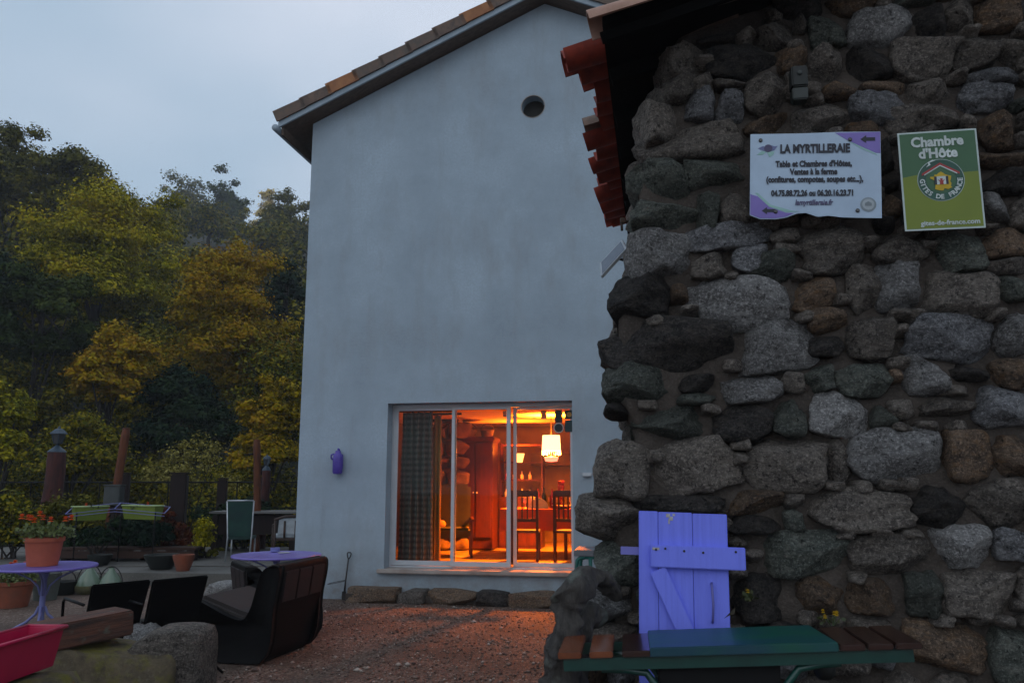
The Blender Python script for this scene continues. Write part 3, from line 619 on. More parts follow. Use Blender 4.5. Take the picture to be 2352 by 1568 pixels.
mat('plaque_dark', (.035, .115, .045), .4, (.03, .105, .04)); mat('plaque_lime', (.16, .21, .008), .4, (.145, .195, .008)); mat('plaque_edge', (.52, .62, .60), .45); mat('plaque_teal', (.012, .085, .055), .4); mat('plaque_white', (.60, .68, .66), .45); mat('plaque_red', (.42, .03, .03), .45); mat('plaque_yellow', (.60, .40, .0), .45)
loc, w, h, ang = sign_at((2057, 307), (2238, 295), (2083, 531), -.14)
s2 = empty('lodging_plaque', loc, label='green guesthouse plaque with round emblem and white border', cat='sign', rot=(R(0), -ang, -TH))
MB().prism([[(-w / 2, -h / 2), (w / 2, -h / 2), (w / 2, h / 2), (-w / 2, h / 2)]], 0, .006, XZ).build('panel', 'plaque_edge', s2)
i_ = .009
wave = [(-w / 2 + i_, .02), (-w * .3, .032), (-w * .1, .036), (w * .1, .037), (w * .3, .034), (w / 2 - i_, .036)]
flat(wave + [(w / 2 - i_, h / 2 - i_), (-w / 2 + i_, h / 2 - i_)], 'plaque_dark', s2, -.0015, 'upper_field')
flat([(-w / 2 + i_, -h / 2 + i_), (w / 2 - i_, -h / 2 + i_)] + list(reversed(wave)), 'plaque_lime', s2, -.0015, 'lower_field')
text('heading', 'Chambre', .074, 'plaque_white', s2, -w * .01, h * .385, .0028, .92); text('heading', "d'Hôte", .074, 'plaque_white', s2, -w * .01, h * .265, .0028, .92)
text('web_line', 'gites-de-france.com', .036, 'plaque_white', s2, w * .07, -h * .435, .0009, 1.0)
ex, ez, er = 0, -h * .005, .115
flat(circle(ex, ez, er, 40), 'plaque_edge', s2, -.0028, 'emblem_ring'); flat(circle(ex, ez, er - .003, 40), 'plaque_teal', s2, -.0040, 'emblem')
flat(circle(ex, ez, .073, 30), 'plaque_dark', s2, -.0052, 'emblem_field')
for k, (wd, mm) in enumerate(((0, 'plaque_red'), (.013, 'plaque_white'))):
    flat([(ex - .092, ez + .038 - wd), (ex, ez + .094 - wd), (ex + .092, ez + .038 - wd), (ex + .092, ez + .026 - wd), (ex, ez + .082 - wd), (ex - .092, ez + .026 - wd)][:6] if k == 0 else [(ex - .08, ez + .033), (ex, ez + .081), (ex + .08, ez + .033), (ex + .08, ez + .027), (ex, ez + .075), (ex - .08, ez + .027)], mm, s2, -.0064 - .001 * k, 'emblem_roof')
flat([(ex - .068, ez + .072), (ex - .045, ez + .085), (ex - .05, ez + .097), (ex - .02, ez + .108), (ex - .035, ez + .112), (ex - .06, ez + .098), (ex - .055, ez + .088)], 'plaque_white', s2, -.0064, 'emblem_smoke')
fr = [(0, .052), (.012, .045), (.02, .036), (.036, .030), (.05, .026), (.047, .008), (.042, -.002), (.048, -.014), (.044, -.03), (.05, -.036), (.03, -.046), (.012, -.04), (.006, -.052), (-.012, -.05), (-.034, -.042), (-.03, -.02), (-.028, -.006), (-.036, .008), (-.054, .018), (-.052, .026), (-.034, .026), (-.03, .038), (-.02, .036), (-.012, .044)]
flat([(ex + a, ez - .008 + b_) for a, b_ in fr], 'plaque_yellow', s2, -.0078, 'emblem_map')
for x0, x1, mm in ((-.034, -.022, 'sign_ink'), (-.022, .022, 'plaque_white'), (.022, .034, 'sign_ink')): flat([(ex + x0, ez - .026), (ex + x1, ez - .026), (ex + x1, ez + .018), (ex + x0, ez + .018)], mm, s2, -.0092, 'emblem_shutter')
flat([(ex - .018, ez + .002), (ex - .005, ez - .006), (ex - .006, ez + .006), (ex + .006, ez + .006), (ex + .005, ez - .006), (ex + .018, ez + .002), (ex + .008, ez - .012), (ex + .009, ez - .026), (ex - .009, ez - .026), (ex - .008, ez - .012)], 'plaque_red', s2, -.0105, 'emblem_figure')
word = 'GITES DE FRANCE'; span = R(176)
for k, ch in enumerate(word):
    if ch == ' ': continue
    a = R(-90) - span / 2 + span * k / (len(word) - 1)
    o = text('emblem_letter', ch, .034, 'plaque_white', s2, 0, 0, .0010, 1, y=-.0055)
    o.matrix_local = Matrix.Translation((ex + .093 * math.cos(a), 0, ez + .093 * math.sin(a))) @ Matrix.Rotation(-(a + R(90)), 4, 'Y')
o = text('emblem_letter', '^', .03, 'plaque_white', s2, 0, 0, .0006, 1, y=-.0055); o.matrix_local = Matrix.Translation((ex - .107, 0, ez - .02)) @ Matrix.Rotation(R(72), 4, 'Y'); bpy.data.objects.remove(o)
for x, z in ((-w * .42, h * .45), (w * .42, h * .45), (-w * .42, -h * .45), (w * .42, -h * .45)): pass

# ------------------------------------------------------------------ lamp on the stone wall
mat('lamp_dark', (.006, .010, .008), .6, (.004, .006, .005), 8); mat('lamp_lens', (.012, .022, .017), .4, (.009, .014, .012))
u, z = wall_at(1835, 193, SO, -.16)
l1 = empty('wall_lamp', SO + UV_ * u + NV_ * -.10 + Vector((0, 0, z)), -TH, 'small dark boxy wall lamp above the white sign', 'lamp')
MB().box((0, -.05, .03), (.085, .10, .12)).build('housing', 'lamp_dark', l1, bevel=.008); MB().box((0, -.045, -.065), (.08, .085, .07), taper=1.04).build('lens', 'lamp_lens', l1, bevel=.006)
MB().box((0, .03, .0), (.05, .10, .10)).build('bracket', 'lamp_dark', l1, bevel=.005); MB().lathe([(.012, 0), (.012, .01), (0, .012)], 10, (0, 0, 0)).build('sensor', 'lamp_lens', l1).matrix_local = Matrix.Translation((0, -.10, .045)) @ Matrix.Rotation(R(90), 4, 'X')

# ------------------------------------------------------------------ solar panel at the corner
mat('solar_cells', (.16, .19, .24), .25, (.13, .155, .20), 8); mat('alu', (.50, .53, .56), .35, metal=.6); mat('rust', (.07, .04, .025), .8, (.04, .028, .02))
a, b_, c_, d_ = at(1380, 606, 5.25), at(1431, 552, 5.27), at(1434, 572, 4.98), at(1382, 637, 4.97)
sp = empty('solar_panel', (a + c_) / 2, 0, 'small framed solar panel jutting from the barn corner', 'solar panel')
o0 = (a + c_) / 2; P4 = [p - o0 for p in (a, b_, c_ + Vector((.02, 0, 0)), d_)]; nrm = (P4[1] - P4[0]).cross(P4[3] - P4[0]).normalized()
def quadslab(m, P, t0, t1): return m.add([p + nrm * t0 for p in P] + [p + nrm * t1 for p in P], [(0, 1, 2, 3), (7, 6, 5, 4), (0, 4, 5, 1), (1, 5, 6, 2), (2, 6, 7, 3), (3, 7, 4, 0)])
quadslab(MB(), P4, -.009, .009).build('frame', 'alu', sp); ctr = sum(P4, Vector()) / 4
quadslab(MB(), [ctr + (p - ctr) * .87 for p in P4], -.0105, .0105).build('cells', 'solar_cells', sp)
MB().tube([ctr, ctr + Vector((.10, .02, -.02)), ctr + Vector((.18, .05, -.10))], .009, 8).build('bracket', 'rust', sp, smooth=True)
hk = empty('wall_hook', at(1432, 512, 4.85), 0, 'small rusty iron hook on the barn corner above the solar panel', 'hook')
MB().tube([(.08, 0, .01), (0, 0, .01), (-.012, 0, -.01), (-.01, 0, -.05)], .008, 8).build('rod', 'rust', hk, smooth=True); MB().box((-.005, 0, .015), (.03, .03, .03)).build('nut', 'rust', hk)

# ------------------------------------------------------------------ purple shutter leaning on the wall
mat('purple_paint', (.165, .205, .84), .6, (.13, .165, .72), 10, .45, .8, bs=.45, bscale=45, stretch=(5, 5, .22))
nodes_pp = MATS['purple_paint'].node_tree
mat('purple_chip', (.48, .48, .50), .7, (.25, .22, .2), 30); mat('dark_iron', (.02, .02, .022), .5, (.03, .022, .018), 10, metal=.4); mat('purple_iron', (.14, .14, .46), .45)
u0, zt_ = wall_at(1468, 1173, SO, -.17); u1, _ = wall_at(1672, 1178, SO, -.17); ub, zb = wall_at(1462, 1530, SO, -.22)
sw = u1 - u0; H_ = zt_ - .02
sh = empty('board_shutter', SO + UV_ * (u0 - .035) + NV_ * -.30 + Vector((0, 0, .02)), label='purple plank shutter with cross batten leaning on the stone wall', cat='shutter', rot=(-math.atan2(.16, H_), R(1.2), -TH))
Hs = math.hypot(.16, H_)
e = [0, .222 * sw, .61 * sw, sw]
for k in range(3): MB().box(((e[k] + e[k + 1]) / 2, .0, Hs / 2 + (-.003 * k)), (e[k + 1] - e[k] - .0018, .024, Hs)).build('plank', 'purple_paint', sh, bevel=.003)
def shpt(x, y):
    uu, zz = wall_at(x, y, SO, -.2); return uu - u0 + .035 - .02, (zz - .02) * Hs / H_
x0, za = shpt(1490, 1251); x1, zc = shpt(1710, 1306)
bt = MB().box(((x0 + x1) / 2, -.03, (za + zc) / 2), (x1 - x0, .034, za - zc)).build('batten', 'purple_paint', sh, bevel=.004)
for fx, fz in ((.06, .78), (.16, .84), (.36, .76), (.56, .72), (.9, .8)): MB().lathe([(.006, 0), (.006, .002), (0, .003)], 8).build('nail', 'dark_iron', bt).matrix_local = Matrix.Translation((x0 + (x1 - x0) * fx, -.048, zc + (za - zc) * fz)) @ Matrix.Rotation(R(90), 4, 'X')
MB().box((x0 + .028, -.0475, za - .02), (.035, .002, .012)).build('paint_chip', 'purple_chip', bt)
p0, p1 = shpt(1508, 1308), shpt(1572, 1440); p2 = (p1[0] + .55 * (p1[0] - p0[0]), p1[1] + .55 * (p1[1] - p0[1]))
MB().bar((p0[0] - .0, -.026, p0[1]), (p2[0], -.026, p2[1]), .085, .026, up=(0, 1, 0)).build('brace', 'purple_paint', sh, bevel=.003)
x0b, z0b = shpt(1430, 1257); MB().box((x0b + .06, .024, z0b - .018), (.16, .02, .04)).build('hinge_strap', 'purple_iron', sh)
hx, hz = shpt(1633, 1345); hx2, hz2 = shpt(1634, 1425)
MB().tube([(hx, -.012, hz + .02), (hx, -.035, hz), (hx + .004, -.04, (hz + hz2) / 2), (hx, -.035, hz2 + .01), (hx, -.012, hz2)], .006, 8).build('handle', 'purple_iron', sh, smooth=True)
zl = .35; MB().box(((x0 + x1) / 2 - .06, -.03, zl), (.46, .034, .11)).build('batten', 'purple_paint', sh, bevel=.004)
m = MB()
for k, (dx, dz, sx_, sz_) in enumerate(((.155, -.02, .02, .018), (.17, -.035, .02, .02), (.185, -.016, .012, .012), (.16, -.05, .008, .025))): m.box((dx * sw / .46, -.0128, Hs + dz), (sx_, .0015, sz_))
m.build('paint_chip', 'purple_chip', sh)

# ------------------------------------------------------------------ green slatted table
mat('green_paint', (.004, .055, .042), .38, (.003, .035, .028), 5, bs=.2, bscale=70, coat=.3)
mat('green_board', (.003, .075, .045), .4, (.004, .045, .07), 3.2, .35, .6, bs=.3, bscale=50, coat=.12, stretch=(.6, 2, 1))
mat('wet_slat', (.20, .055, .018), .25, (.13, .035, .012), 5, stretch=(4, .6, 4), coat=.6); mat('wet_slat_dark', (.035, .012, .008), .25, (.022, .009, .006), 5, stretch=(4, .6, 4), coat=.6); mat('crate_black', (.0015, .0015, .002), .9, (.002, .002, .002))
FL = at(1281, 1499, 3.66); TILT = R(3.2)
tb = empty('slatted_table', (FL.x, FL.y, 0), label='green metal garden table with brown wooden slats and a green board', cat='table', rot=(0, 0, R(-8)))
TZ = FL.z; LEN = 1.475; DEP = .40
Rt = Matrix.Translation((0, 0, TZ)) @ Matrix.Rotation(-TILT, 4, 'Y')
def tput(o): o.matrix_local = Rt; return o
sx = [(.0, .10, 'wet_slat'), (.135, .10, 'wet_slat'), (.275, .12, 'wet_slat_dark'), (1.165, .10, 'wet_slat_dark'), (1.275, .10, 'wet_slat_dark'), (1.385, .10, 'wet_slat_dark')]
for x, w_, mm in sx: tput(MB().box((x + w_ / 2, DEP / 2, -.013), (w_, DEP, .026)).build('slat', mm, tb, bevel=.004))
tput(MB().prism([[(.392, -.008), (1.158, -.008), (1.13, DEP + .004), (.392, DEP + .004)]], -.026, .012, XY).build('board', 'green_board', tb, bevel=.004))
m = MB(); 
for yy in (.03, DEP - .03): m.box((LEN / 2, yy, -.055), (LEN - .04, .02, .05))
for xx in (.04, LEN - .04): m.box((xx, DEP / 2, -.055), (.02, DEP - .08, .045))
tput(m.build('rail', 'green_paint', tb, bevel=.003))
for lx in (.30, .95):
    for ly in (.05, DEP - .05):
        top = (Rt @ Vector((lx - .12, ly, -.08))); bend = Rt @ Vector((lx + .07, ly, -.10)); sgn = 1
        pts = [top, Rt @ Vector((lx - .02, ly, -.085)), bend, (bend.x + .055, ly, bend.z - .07), (bend.x + .07, ly, bend.z - .16), (bend.x + .07, ly, .0)]
        if lx > .8: top = Rt @ Vector((lx + .22, ly, -.08)); bend = Rt @ Vector((lx + .05, ly, -.10)); pts = [top, Rt @ Vector((lx + .13, ly, -.085)), bend, (bend.x - .055, ly, bend.z - .07), (bend.x - .07, ly, bend.z - .16), (bend.x - .07, ly, .0)]
        MB().tube(pts, .016, 8).build('leg', 'green_paint', tb, smooth=True)
sz_ = TZ - .165
MB().box((.68, .03, sz_ + .02), (.50, .025, .055)).build('lower_rail', mat('green_rail', (.006, .06, .045), .4), tb, bevel=.003)
m = MB()
for k in range(5): m.box((.68, .09 + k * .065, sz_ + .0), (.52, .055, .016))
m.build('lower_shelf', 'green_paint', tb)
cw = tb.matrix_basis @ Vector((.68, .20, sz_ + .009))
ck = empty('storage_crate', cw, R(-8), 'black crate on the lower shelf of the green table', 'crate')
m = MB(); m.box((0, 0, .065), (.50, .26, .13), taper=1.02); m.build('body', 'crate_black', ck, bevel=.006); MB().box((0, 0, .137), (.52, .28, .014)).build('rim', 'crate_black', ck, bevel=.003)
hb = at(1893, 1532, 3.95)
hp = empty('hanging_pot', hb, 0, 'small dark round pot hanging under the right end of the green table', 'pot')
MB().lathe([(.0, -.055), (.03, -.05), (.048, -.025), (.05, 0), (.045, .03), (.03, .045), (.026, .04), (.0, .035)], 14).build('bowl', 'lamp_dark', hp, smooth=True)
MB().tube([(-.02, 0, .04), (-.012, 0, .16)], .002, 5).tube([(.02, 0, .04), (.014, 0, .16)], .002, 5).build('cord', 'dark_iron', hp)

# ------------------------------------------------------------------ twisted trunk at the corner
def bark():
    m_, nt, b = base_mat('bark_grey'); v = objvec(nt, False)
    c = nmix(nt, nnoise(nt, v, 9, 6, .7, .35, .68, (3, 3, .5)), (.095, .085, .075), (.03, .027, .025)); c = nmix(nt, nnoise(nt, v, 7, 4, .6, .58, .72), c, (.15, .17, .145))
    nt.links.new(c, b.inputs['Base Color']); b.inputs['Roughness'].default_value = .85; bump(nt, b, nnoise(nt, v, 18, 7, .75, stretch=(3, 3, .5)), 1, .03); MATS['bark_grey'] = m_
bark()
def smooth_path(P, k=6):
    out = []
    P = [Vector(p) for p in P]; Q = [P[0]] + P + [P[-1]]
    for i in range(1, len(Q) - 2):
        for j in range(k):
            t = j / k; a, b, c, d = Q[i - 1:i + 3]
            out.append(.5 * ((2 * b) + (-a + c) * t + (2 * a - 5 * b + 4 * c - d) * t * t + (-a + 3 * b - 3 * c + d) * t ** 3))
    out.append(P[-1]); return out
def gnarl(path, rad, seed, n=26):
    p = smooth_path(path, 12); r = [np.interp(i / (len(p) - 1), np.linspace(0, 1, len(rad)), rad) for i in range(len(p))]
    m = MB(); m.tube(p, r, n); 
    m.v = [tuple(Vector(a) + Vector((noise.noise(Vector(a) * 9 + Vector((seed, 0, 0))), noise.noise(Vector(a) * 9 + Vector((0, seed, 5))), noise.noise(Vector(a) * 9 + Vector((3, 0, seed))))) * .040 + Vector((noise.noise(Vector(a) * 27 + Vector((seed, 7, 0))), noise.noise(Vector(a) * 27 + Vector((0, seed, 1))), 0)) * .022) for a in m.v]; return m
B = at(1290, 1500, 4.12); vb = Vector((B.x, B.y, 0)); L_ = lambda x, y, Y=4.12: at(x, y, Y) - vb
vine = empty('vine_trunk', vb, 0, 'gnarled grey vine trunk arching at the foot of the barn corner', 'trunk')
gnarl([(-.06, .02, -.05), (-.04, 0, .3), L_(1288, 1568), L_(1296, 1480), L_(1305, 1400), L_(1322, 1350), L_(1352, 1328, 4.2), L_(1385, 1330, 4.3), L_(1410, 1365, 4.4)], [.15, .11, .088, .082, .075, .068, .06, .055, .05], 2).build('main_stem', 'bark_grey', vine, smooth=True)
gnarl([(.1, .05, -.05), (.06, .02, .45), L_(1318, 1530, 4.2), L_(1330, 1450, 4.22), L_(1345, 1412, 4.25), L_(1380, 1420, 4.35)], [.11, .08, .07, .07, .06, .04], 8).build('side_stem', 'bark_grey', vine, smooth=True)

# flowers out of the wall
mat('leaf_dark', (.03, .045, .012), .6, (.05, .05, .012), 20); mat('petal_yellow', (.62, .42, .01), .5, (.5, .3, .01), 30); mat('petal_orange', (.75, .13, .01), .5, (.6, .08, .008), 30); mat('stem_green', (.045, .07, .02), .6)
def tuft(name, label, c, r, h, nl, nf, seed, leafm='leaf_dark', petal='petal_yellow', group=None, fl=.012, leafs=.03, parent=None, part='leaves'):
    q = random.Random(seed)
    t = parent or empty(name, c, 0, label, 'plant', group)
    m = MB(); st = MB(); heads = []
    for k in range(nl):
        a = q.uniform(0, 6.28); rr_ = r * math.sqrt(q.random()); z = h * q.uniform(.15, .85) * (1 - .4 * rr_ / r); p = Vector((rr_ * math.cos(a), rr_ * math.sin(a), z))
        d = Vector((q.gauss(0, 1), q.gauss(0, 1), q.gauss(.3, .7))).normalized(); s_ = d.cross(Vector((q.gauss(0, 1), q.gauss(0, 1), q.gauss(0, 1)))).normalized(); L = leafs * q.uniform(.6, 1.3)
        m.add([p, p + d * L * .5 + s_ * L * .28, p + d * L, p + d * L * .5 - s_ * L * .28], [(0, 1, 2, 3)])
    for k in range(nf):
        a = q.uniform(0, 6.28); rr_ = r * q.uniform(.1, 1.05); heads.append(Vector((rr_ * math.cos(a), rr_ * math.sin(a), h * q.uniform(.75, 1.25))))
    for k in range(max(6, nf)):
        e_ = heads[k] if k < nf else Vector((q.uniform(-r, r) * .7, q.uniform(-r, r) * .7, h * .7)); st.tube([(e_.x * .2, e_.y * .2, 0), (e_.x * .7, e_.y * .7, e_.z * .6), e_], .0025 if r < .3 else .006, 4)
    m.build(part, leafm, t, fixn=False); st.build('stems', 'stem_green', t)
    for e_ in heads:
        f_ = MB()
        for ring, (n_, rad, lift) in enumerate(((8, fl, -.5), (8, fl, .3), (7, fl * .95, 1.2), (5, fl * .8, 3))):
            for k in range(n_):
                a = 2 * math.pi * k / n_ + ring; dv = Vector((math.cos(a), math.sin(a), lift)).normalized(); s_ = Vector((-math.sin(a), math.cos(a), 0)); o_ = e_ + Vector((0, 0, ring * fl * .08))
                f_.add([o_, o_ + dv * rad * .6 + s_ * rad * .4, o_ + dv * rad, o_ + dv * rad * .6 - s_ * rad * .4], [(0, 1, 2, 3)])
        f_.build('flower', petal, t, fixn=False)
    return t
for (x, y, lab, n_, r_) in ((1912, 1418, 'yellow flowered tuft rooted in the stone wall above the green table', 5, .07), (1716, 1362, 'tiny yellow flower growing from the wall beside the purple shutter', 1, .04)):
    u, z = wall_at(x, y, SO, -.15); tuft('wall_flower', lab, SO + UV_ * u + NV_ * -.13 + Vector((0, 0, z - .04)), r_, .06, 26, n_, int(x))
dl = at(1676, 1414, 4.05); t = empty('dry_leaf', dl, 0, 'curled dry brown leaf stuck at the edge of the purple shutter', 'leaf'); MB().add([(.03, 0, .045), (.012, -.01, .03), (-.03, -.004, -.012), (-.004, .0, .002), (.025, .006, .01)], [(0, 1, 3), (1, 2, 3), (0, 3, 4)]).build('blade', mat('dry_leaf_brown', (.06, .05, .03), .8), t, fixn=False)
# ------------------------------------------------------------------ on the house wall
def Hw(u, v, z): return HO + UV_ * u + NV_ * v + Vector((0, 0, z))
u, z = wall_at(776, 1060, HO, -.08)
mat('violet_metal', (.085, .055, .36), .45, (.07, .045, .31), 8)
wl_ = empty('violet_wall_lamp', Hw(u, 0, z), -TH, 'violet bottle shaped wall lamp on the white house wall', 'lamp')
MB().box((0, -.01, 0), (.10, .02, .22)).build('back_plate', 'violet_metal', wl_, bevel=.006)
MB().lathe([(0, -.18), (.06, -.175), (.076, -.15), (.078, .05), (.070, .10), (.045, .13), (.04, .16), (.0, .165)], 8, (0, -.085, 0)).build('body', 'violet_metal', wl_, smooth=R(40))
MB().tube([(0, -.02, .14), (0, -.05, .185), (0, -.085, .19), (0, -.085, .16)], .012, 8).build('arm', 'violet_metal', wl_, smooth=True)
MB().tube([(-.08, -.085, .03), (-.105, -.085, .06), (-.105, -.085, .1), (-.06, -.085, .115)], .012, 8).build('loop_handle', 'violet_metal', wl_, smooth=True)
u, z = wall_at(1348, 1089, HO, -.03)
sb = empty('socket_box', Hw(u, 0, z), -TH, 'small white junction box on the house wall right of the window', 'box')
MB().box((0, -.015, 0), (.125, .03, .05)).build('housing', 'pvc', sb, bevel=.006); MB().box((0, -.025, -.032), (.10, .03, .01)).build('flap', mat('flap_grey', (.15, .16, .18), .5), sb)
# spade stuck in the gravel
sg = Hw(wall_at(791, 1372, HO, -.07)[0], -.09, 0); mat('tool_iron', (.018, .02, .024), .55, (.03, .024, .02), 12)
st_ = empty('edging_spade', sg, R(-10), 'thin dark long handled edging spade standing against the house wall', 'spade')
MB().tube([(0, 0, .1), (.035, .04, .57)], .011, 8).build('shaft', 'tool_iron', st_, smooth=True)
MB().tube([(.035, .04, .56), (.02, .04, .60), (.012, .045, .64), (.022, .045, .655), (.062, .045, .655), (.072, .045, .64), (.062, .04, .60), (.037, .04, .56)], .009, 8).build('grip', 'tool_iron', st_, smooth=True)
MB().prism([[(-.03, .12), (.032, .12), (.035, .03), (.02, -.03), (-.02, -.03), (-.034, .03)]], -.003, .004, XZ).build('blade', 'tool_iron', st_)
hoop = empty('wire_hoop', sg + Vector((-.10, -.04, .0)), 0, 'thin wire hoop standing out beside the edging spade', 'wire hoop')
MB().tube([Vector((.13 * math.cos(a) - .0, .10 * math.sin(a), .25 + .025 * math.cos(a))) for a in np.linspace(0, 6.28, 25)], .0045, 6, cap=False).build('ring', 'tool_iron', hoop, smooth=True); MB().tube([(.13, 0, .275), (.125, 0, 0)], .0045, 6).build('stake', 'tool_iron', hoop)
# stickers on the glass
mat('sticker_black', (.012, .018, .02), .5); mat('sticker_teal', (.01, .045, .05), .5); mat('sticker_white', (.5, .5, .48), .5); mat('sticker_gold', (.55, .32, .05), .5)
def onpane(x, y): return wall_at((900 + x / 3.646) * .98, (920 + y / 3.646) * .98, HO, .29)
def sticker(name, label, x0, y0, x1, y1, m_, inner=None, rnd_=False):
    a = onpane(x0, y0); b = onpane(x1, y1); cx, cz = (a[0] + b[0]) / 2, (a[1] + b[1]) / 2; w, h = b[0] - a[0], a[1] - b[1]
    t = empty(name, Hw(cx, .292, cz), -TH, label, 'sticker')
    P_ = circle(0, 0, w / 2, 20) if rnd_ else [(-w / 2, -h / 2), (w / 2, -h / 2), (w / 2, h / 2), (-w / 2, h / 2)]
    MB().prism([P_], 0, .001, XZ).build('film', m_, t)
    if inner: MB().prism([circle(0, 0, inner[0] * w, 18)], -.001, -.0002, XZ).build('disc', inner[1], t)
sticker('window_sticker', 'tall black sticker at the top of the right window pane', 1460, 145, 1525, 255, 'sticker_black')
sticker('window_sticker', 'round white rimmed sticker on the right window pane', 1448, 255, 1537, 345, 'sticker_white', (.40, 'sticker_black'), True)
sticker('window_sticker', 'square black sticker with gold disc in the top right corner of the window', 1545, 148, 1618, 225, 'sticker_black', (.30, 'sticker_gold'))
sticker('window_sticker', 'square dark teal sticker at the right edge of the window', 1545, 235, 1618, 335, 'sticker_teal')

# ------------------------------------------------------------------ inside the house
def curtain_mat():
    m_, nt, b = base_mat('plaid_cloth'); v = objvec(nt, False)
    def wave(ax, sc):
        w = nt.nodes.new('ShaderNodeTexWave'); w.bands_direction = ax; w.inputs['Scale'].default_value = sc; w.inputs['Distortion'].default_value = .6; w.inputs['Detail'].default_value = 1
        nt.links.new(v, w.inputs['Vector']); return w.outputs['Fac']
    c = nmix(nt, wave('X', 5.5), (.13, .13, .125), (.22, .215, .205)); c = nmix(nt, wave('Z', 3.6), c, (.085, .088, .088)); c = nmix(nt, nnoise(nt, v, 3, 3, .5, .5, .7), c, (.10, .13, .12))
    nt.links.new(c, b.inputs['Base Color']); b.inputs['Roughness'].default_value = .95; MATS['plaid'] = m_
curtain_mat()
def curtain(name, label, u0, u1, v, z0, z1, m_, folds, lean=0):
    t = empty(name, Hw((u0 + u1) / 2, v, z0), -TH, label, 'curtain'); cm = MB(); n_ = folds * 8; w = u1 - u0
    for j in range(9):
        zz = (z1 - z0) * j / 8; k = 1 - .12 * (j / 8)
        for i in range(n_ + 1):
            s = i / n_; cm.v.append(((s - .5) * w * k + lean * (1 - j / 8), .05 * math.sin(s * folds * 2 * math.pi) * (.6 + .4 * math.sin(3 * s)) + .012 * math.sin(j + 9 * s), zz))
    for j in range(8):
        for i in range(n_): a = j * (n_ + 1) + i; cm.f.append((a, a + 1, a + n_ + 2, a + n_ + 1))
    cm.build('cloth', m_, t, smooth=True, fixn=False); MB().tube([(-w / 2 - .05, 0, z1 - z0 + .02), (w / 2 + .3, 0, z1 - z0 + .02)], .016, 8).build('rod', 'dark_iron', t)
curtain('plaid_curtain', 'grey plaid curtain behind the left window pane', 1.42, 1.96, .48, .47, 2.70, 'plaid', 5)
curtain('ochre_curtain', 'narrow ochre curtain edge beside the grey plaid curtain', 1.90, 2.04, .62, 0.47, 2.66, mat('ochre_cloth', (.45, .25, .05), .9), 2)
mat('room_stone', (.22, .14, .07), .9, (.11, .075, .045), 5, bs=.6, bscale=12, bdist=.03)
pl = empty('stone_pillar', Hw(1.62, 2.9, .46), -TH, 'ochre stone pillar inside the room behind the curtain', 'pillar')
q = random.Random(21); zz = 0
while zz < 1.95:
    hh = q.uniform(.22, .34); s_ = q.uniform(-.12, .12)
    for (a, b_) in ((-.36, s_), (s_, .36)): o = rock('stone', b_ - a - .01, .42, hh, int(zz * 100) + 7 + int(a * 10), 'room_stone', pl, ((a + b_) / 2, 0, zz + hh / 2), m=5, cuts=4, rough=.03)
    zz += hh + .008
wd = empty('wardrobe', Hw(2.07, 3.1, .46), -TH, 'tall dark red wooden wardrobe inside the lit room', 'wardrobe')
MB().box((0, 0, .96), (.62, .5, 1.88)).build('carcass', 'red_wood', wd, bevel=.01); MB().box((0, -.02, 1.94), (.70, .58, .09)).build('cornice', 'red_wood', wd, bevel=.02)
for s_ in (-1, 1):
    d_ = MB().box((s_ * .15, -.265, 1.05), (.28, .03, 1.66)).build('door', 'red_wood', wd, bevel=.008); MB().lathe([(.012, 0), (.016, .01), (0, .02)], 10).build('knob', 'alu', d_).matrix_local = Matrix.Translation((s_ * .03, -.282, 1.0)) @ Matrix.Rotation(R(90), 4, 'X')
for k, (dx, lab) in enumerate(((-.15, 'left woven basket on top of the red wardrobe'), (.17, 'right woven basket on top of the red wardrobe'))):
    t = empty('basket', Hw(2.07 + dx, 3.05, 2.448), -TH, lab, 'basket'); MB().lathe([(0, 0), (.10, 0), (.13, .12), (.12, .125), (.09, .02), (0, .02)], 14).build('bowl', 'room_stone', t, smooth=R(40)); MB().tube(arc((0, 0, .12), .12, 0, math.pi, 10, lambda c, s: (c, 0, s)), .008, 6).build('handle', 'room_stone', t, smooth=True)
dr = empty('dresser', Hw(2.78, 3.6, .46), -TH, 'orange lit wooden dresser with shelves of glassware inside the room', 'dresser')
MB().box((0, 0, .45), (.8, .45, .9)).build('base_cabinet', 'red_wood', dr, bevel=.008)
for k in range(4): MB().box((0, .08, .9 + k * .32), (.8, .28, .03)).build('shelf', 'red_wood', dr)
for s_ in (-1, 1): MB().box((s_ * .39, .08, 1.4), (.03, .281, 1.0)).build('side', 'red_wood', dr)
for k in range(3): MB().box((-.26 + k * .26, -.235, .45), (.24, .02, .8)).build('door', 'red_wood', dr, bevel=.006)
mat('crockery', (.7, .6, .5), .25); mat('bottle_dark', (.02, .04, .015), .2); mat('bottle_red', (.3, .02, .015), .2)
q = random.Random(4)
for k in range(9):
    w_ = Hw(2.78 - .3 + (k % 5) * .15, 3.65, .46 + .916 + .32 * (k // 5)); t = props(MB().lathe([(0, 0), (.03, 0), (.035, .07), (.012, .10), (.012, .15), (0, .15)], 10).build('bottle', q.choice(['crockery', 'bottle_red', 'bottle_dark']), smooth=R(40), loc=w_), 'bottle on the shelves of the lit dresser', 'bottle', 'bottles on the dresser shelves')
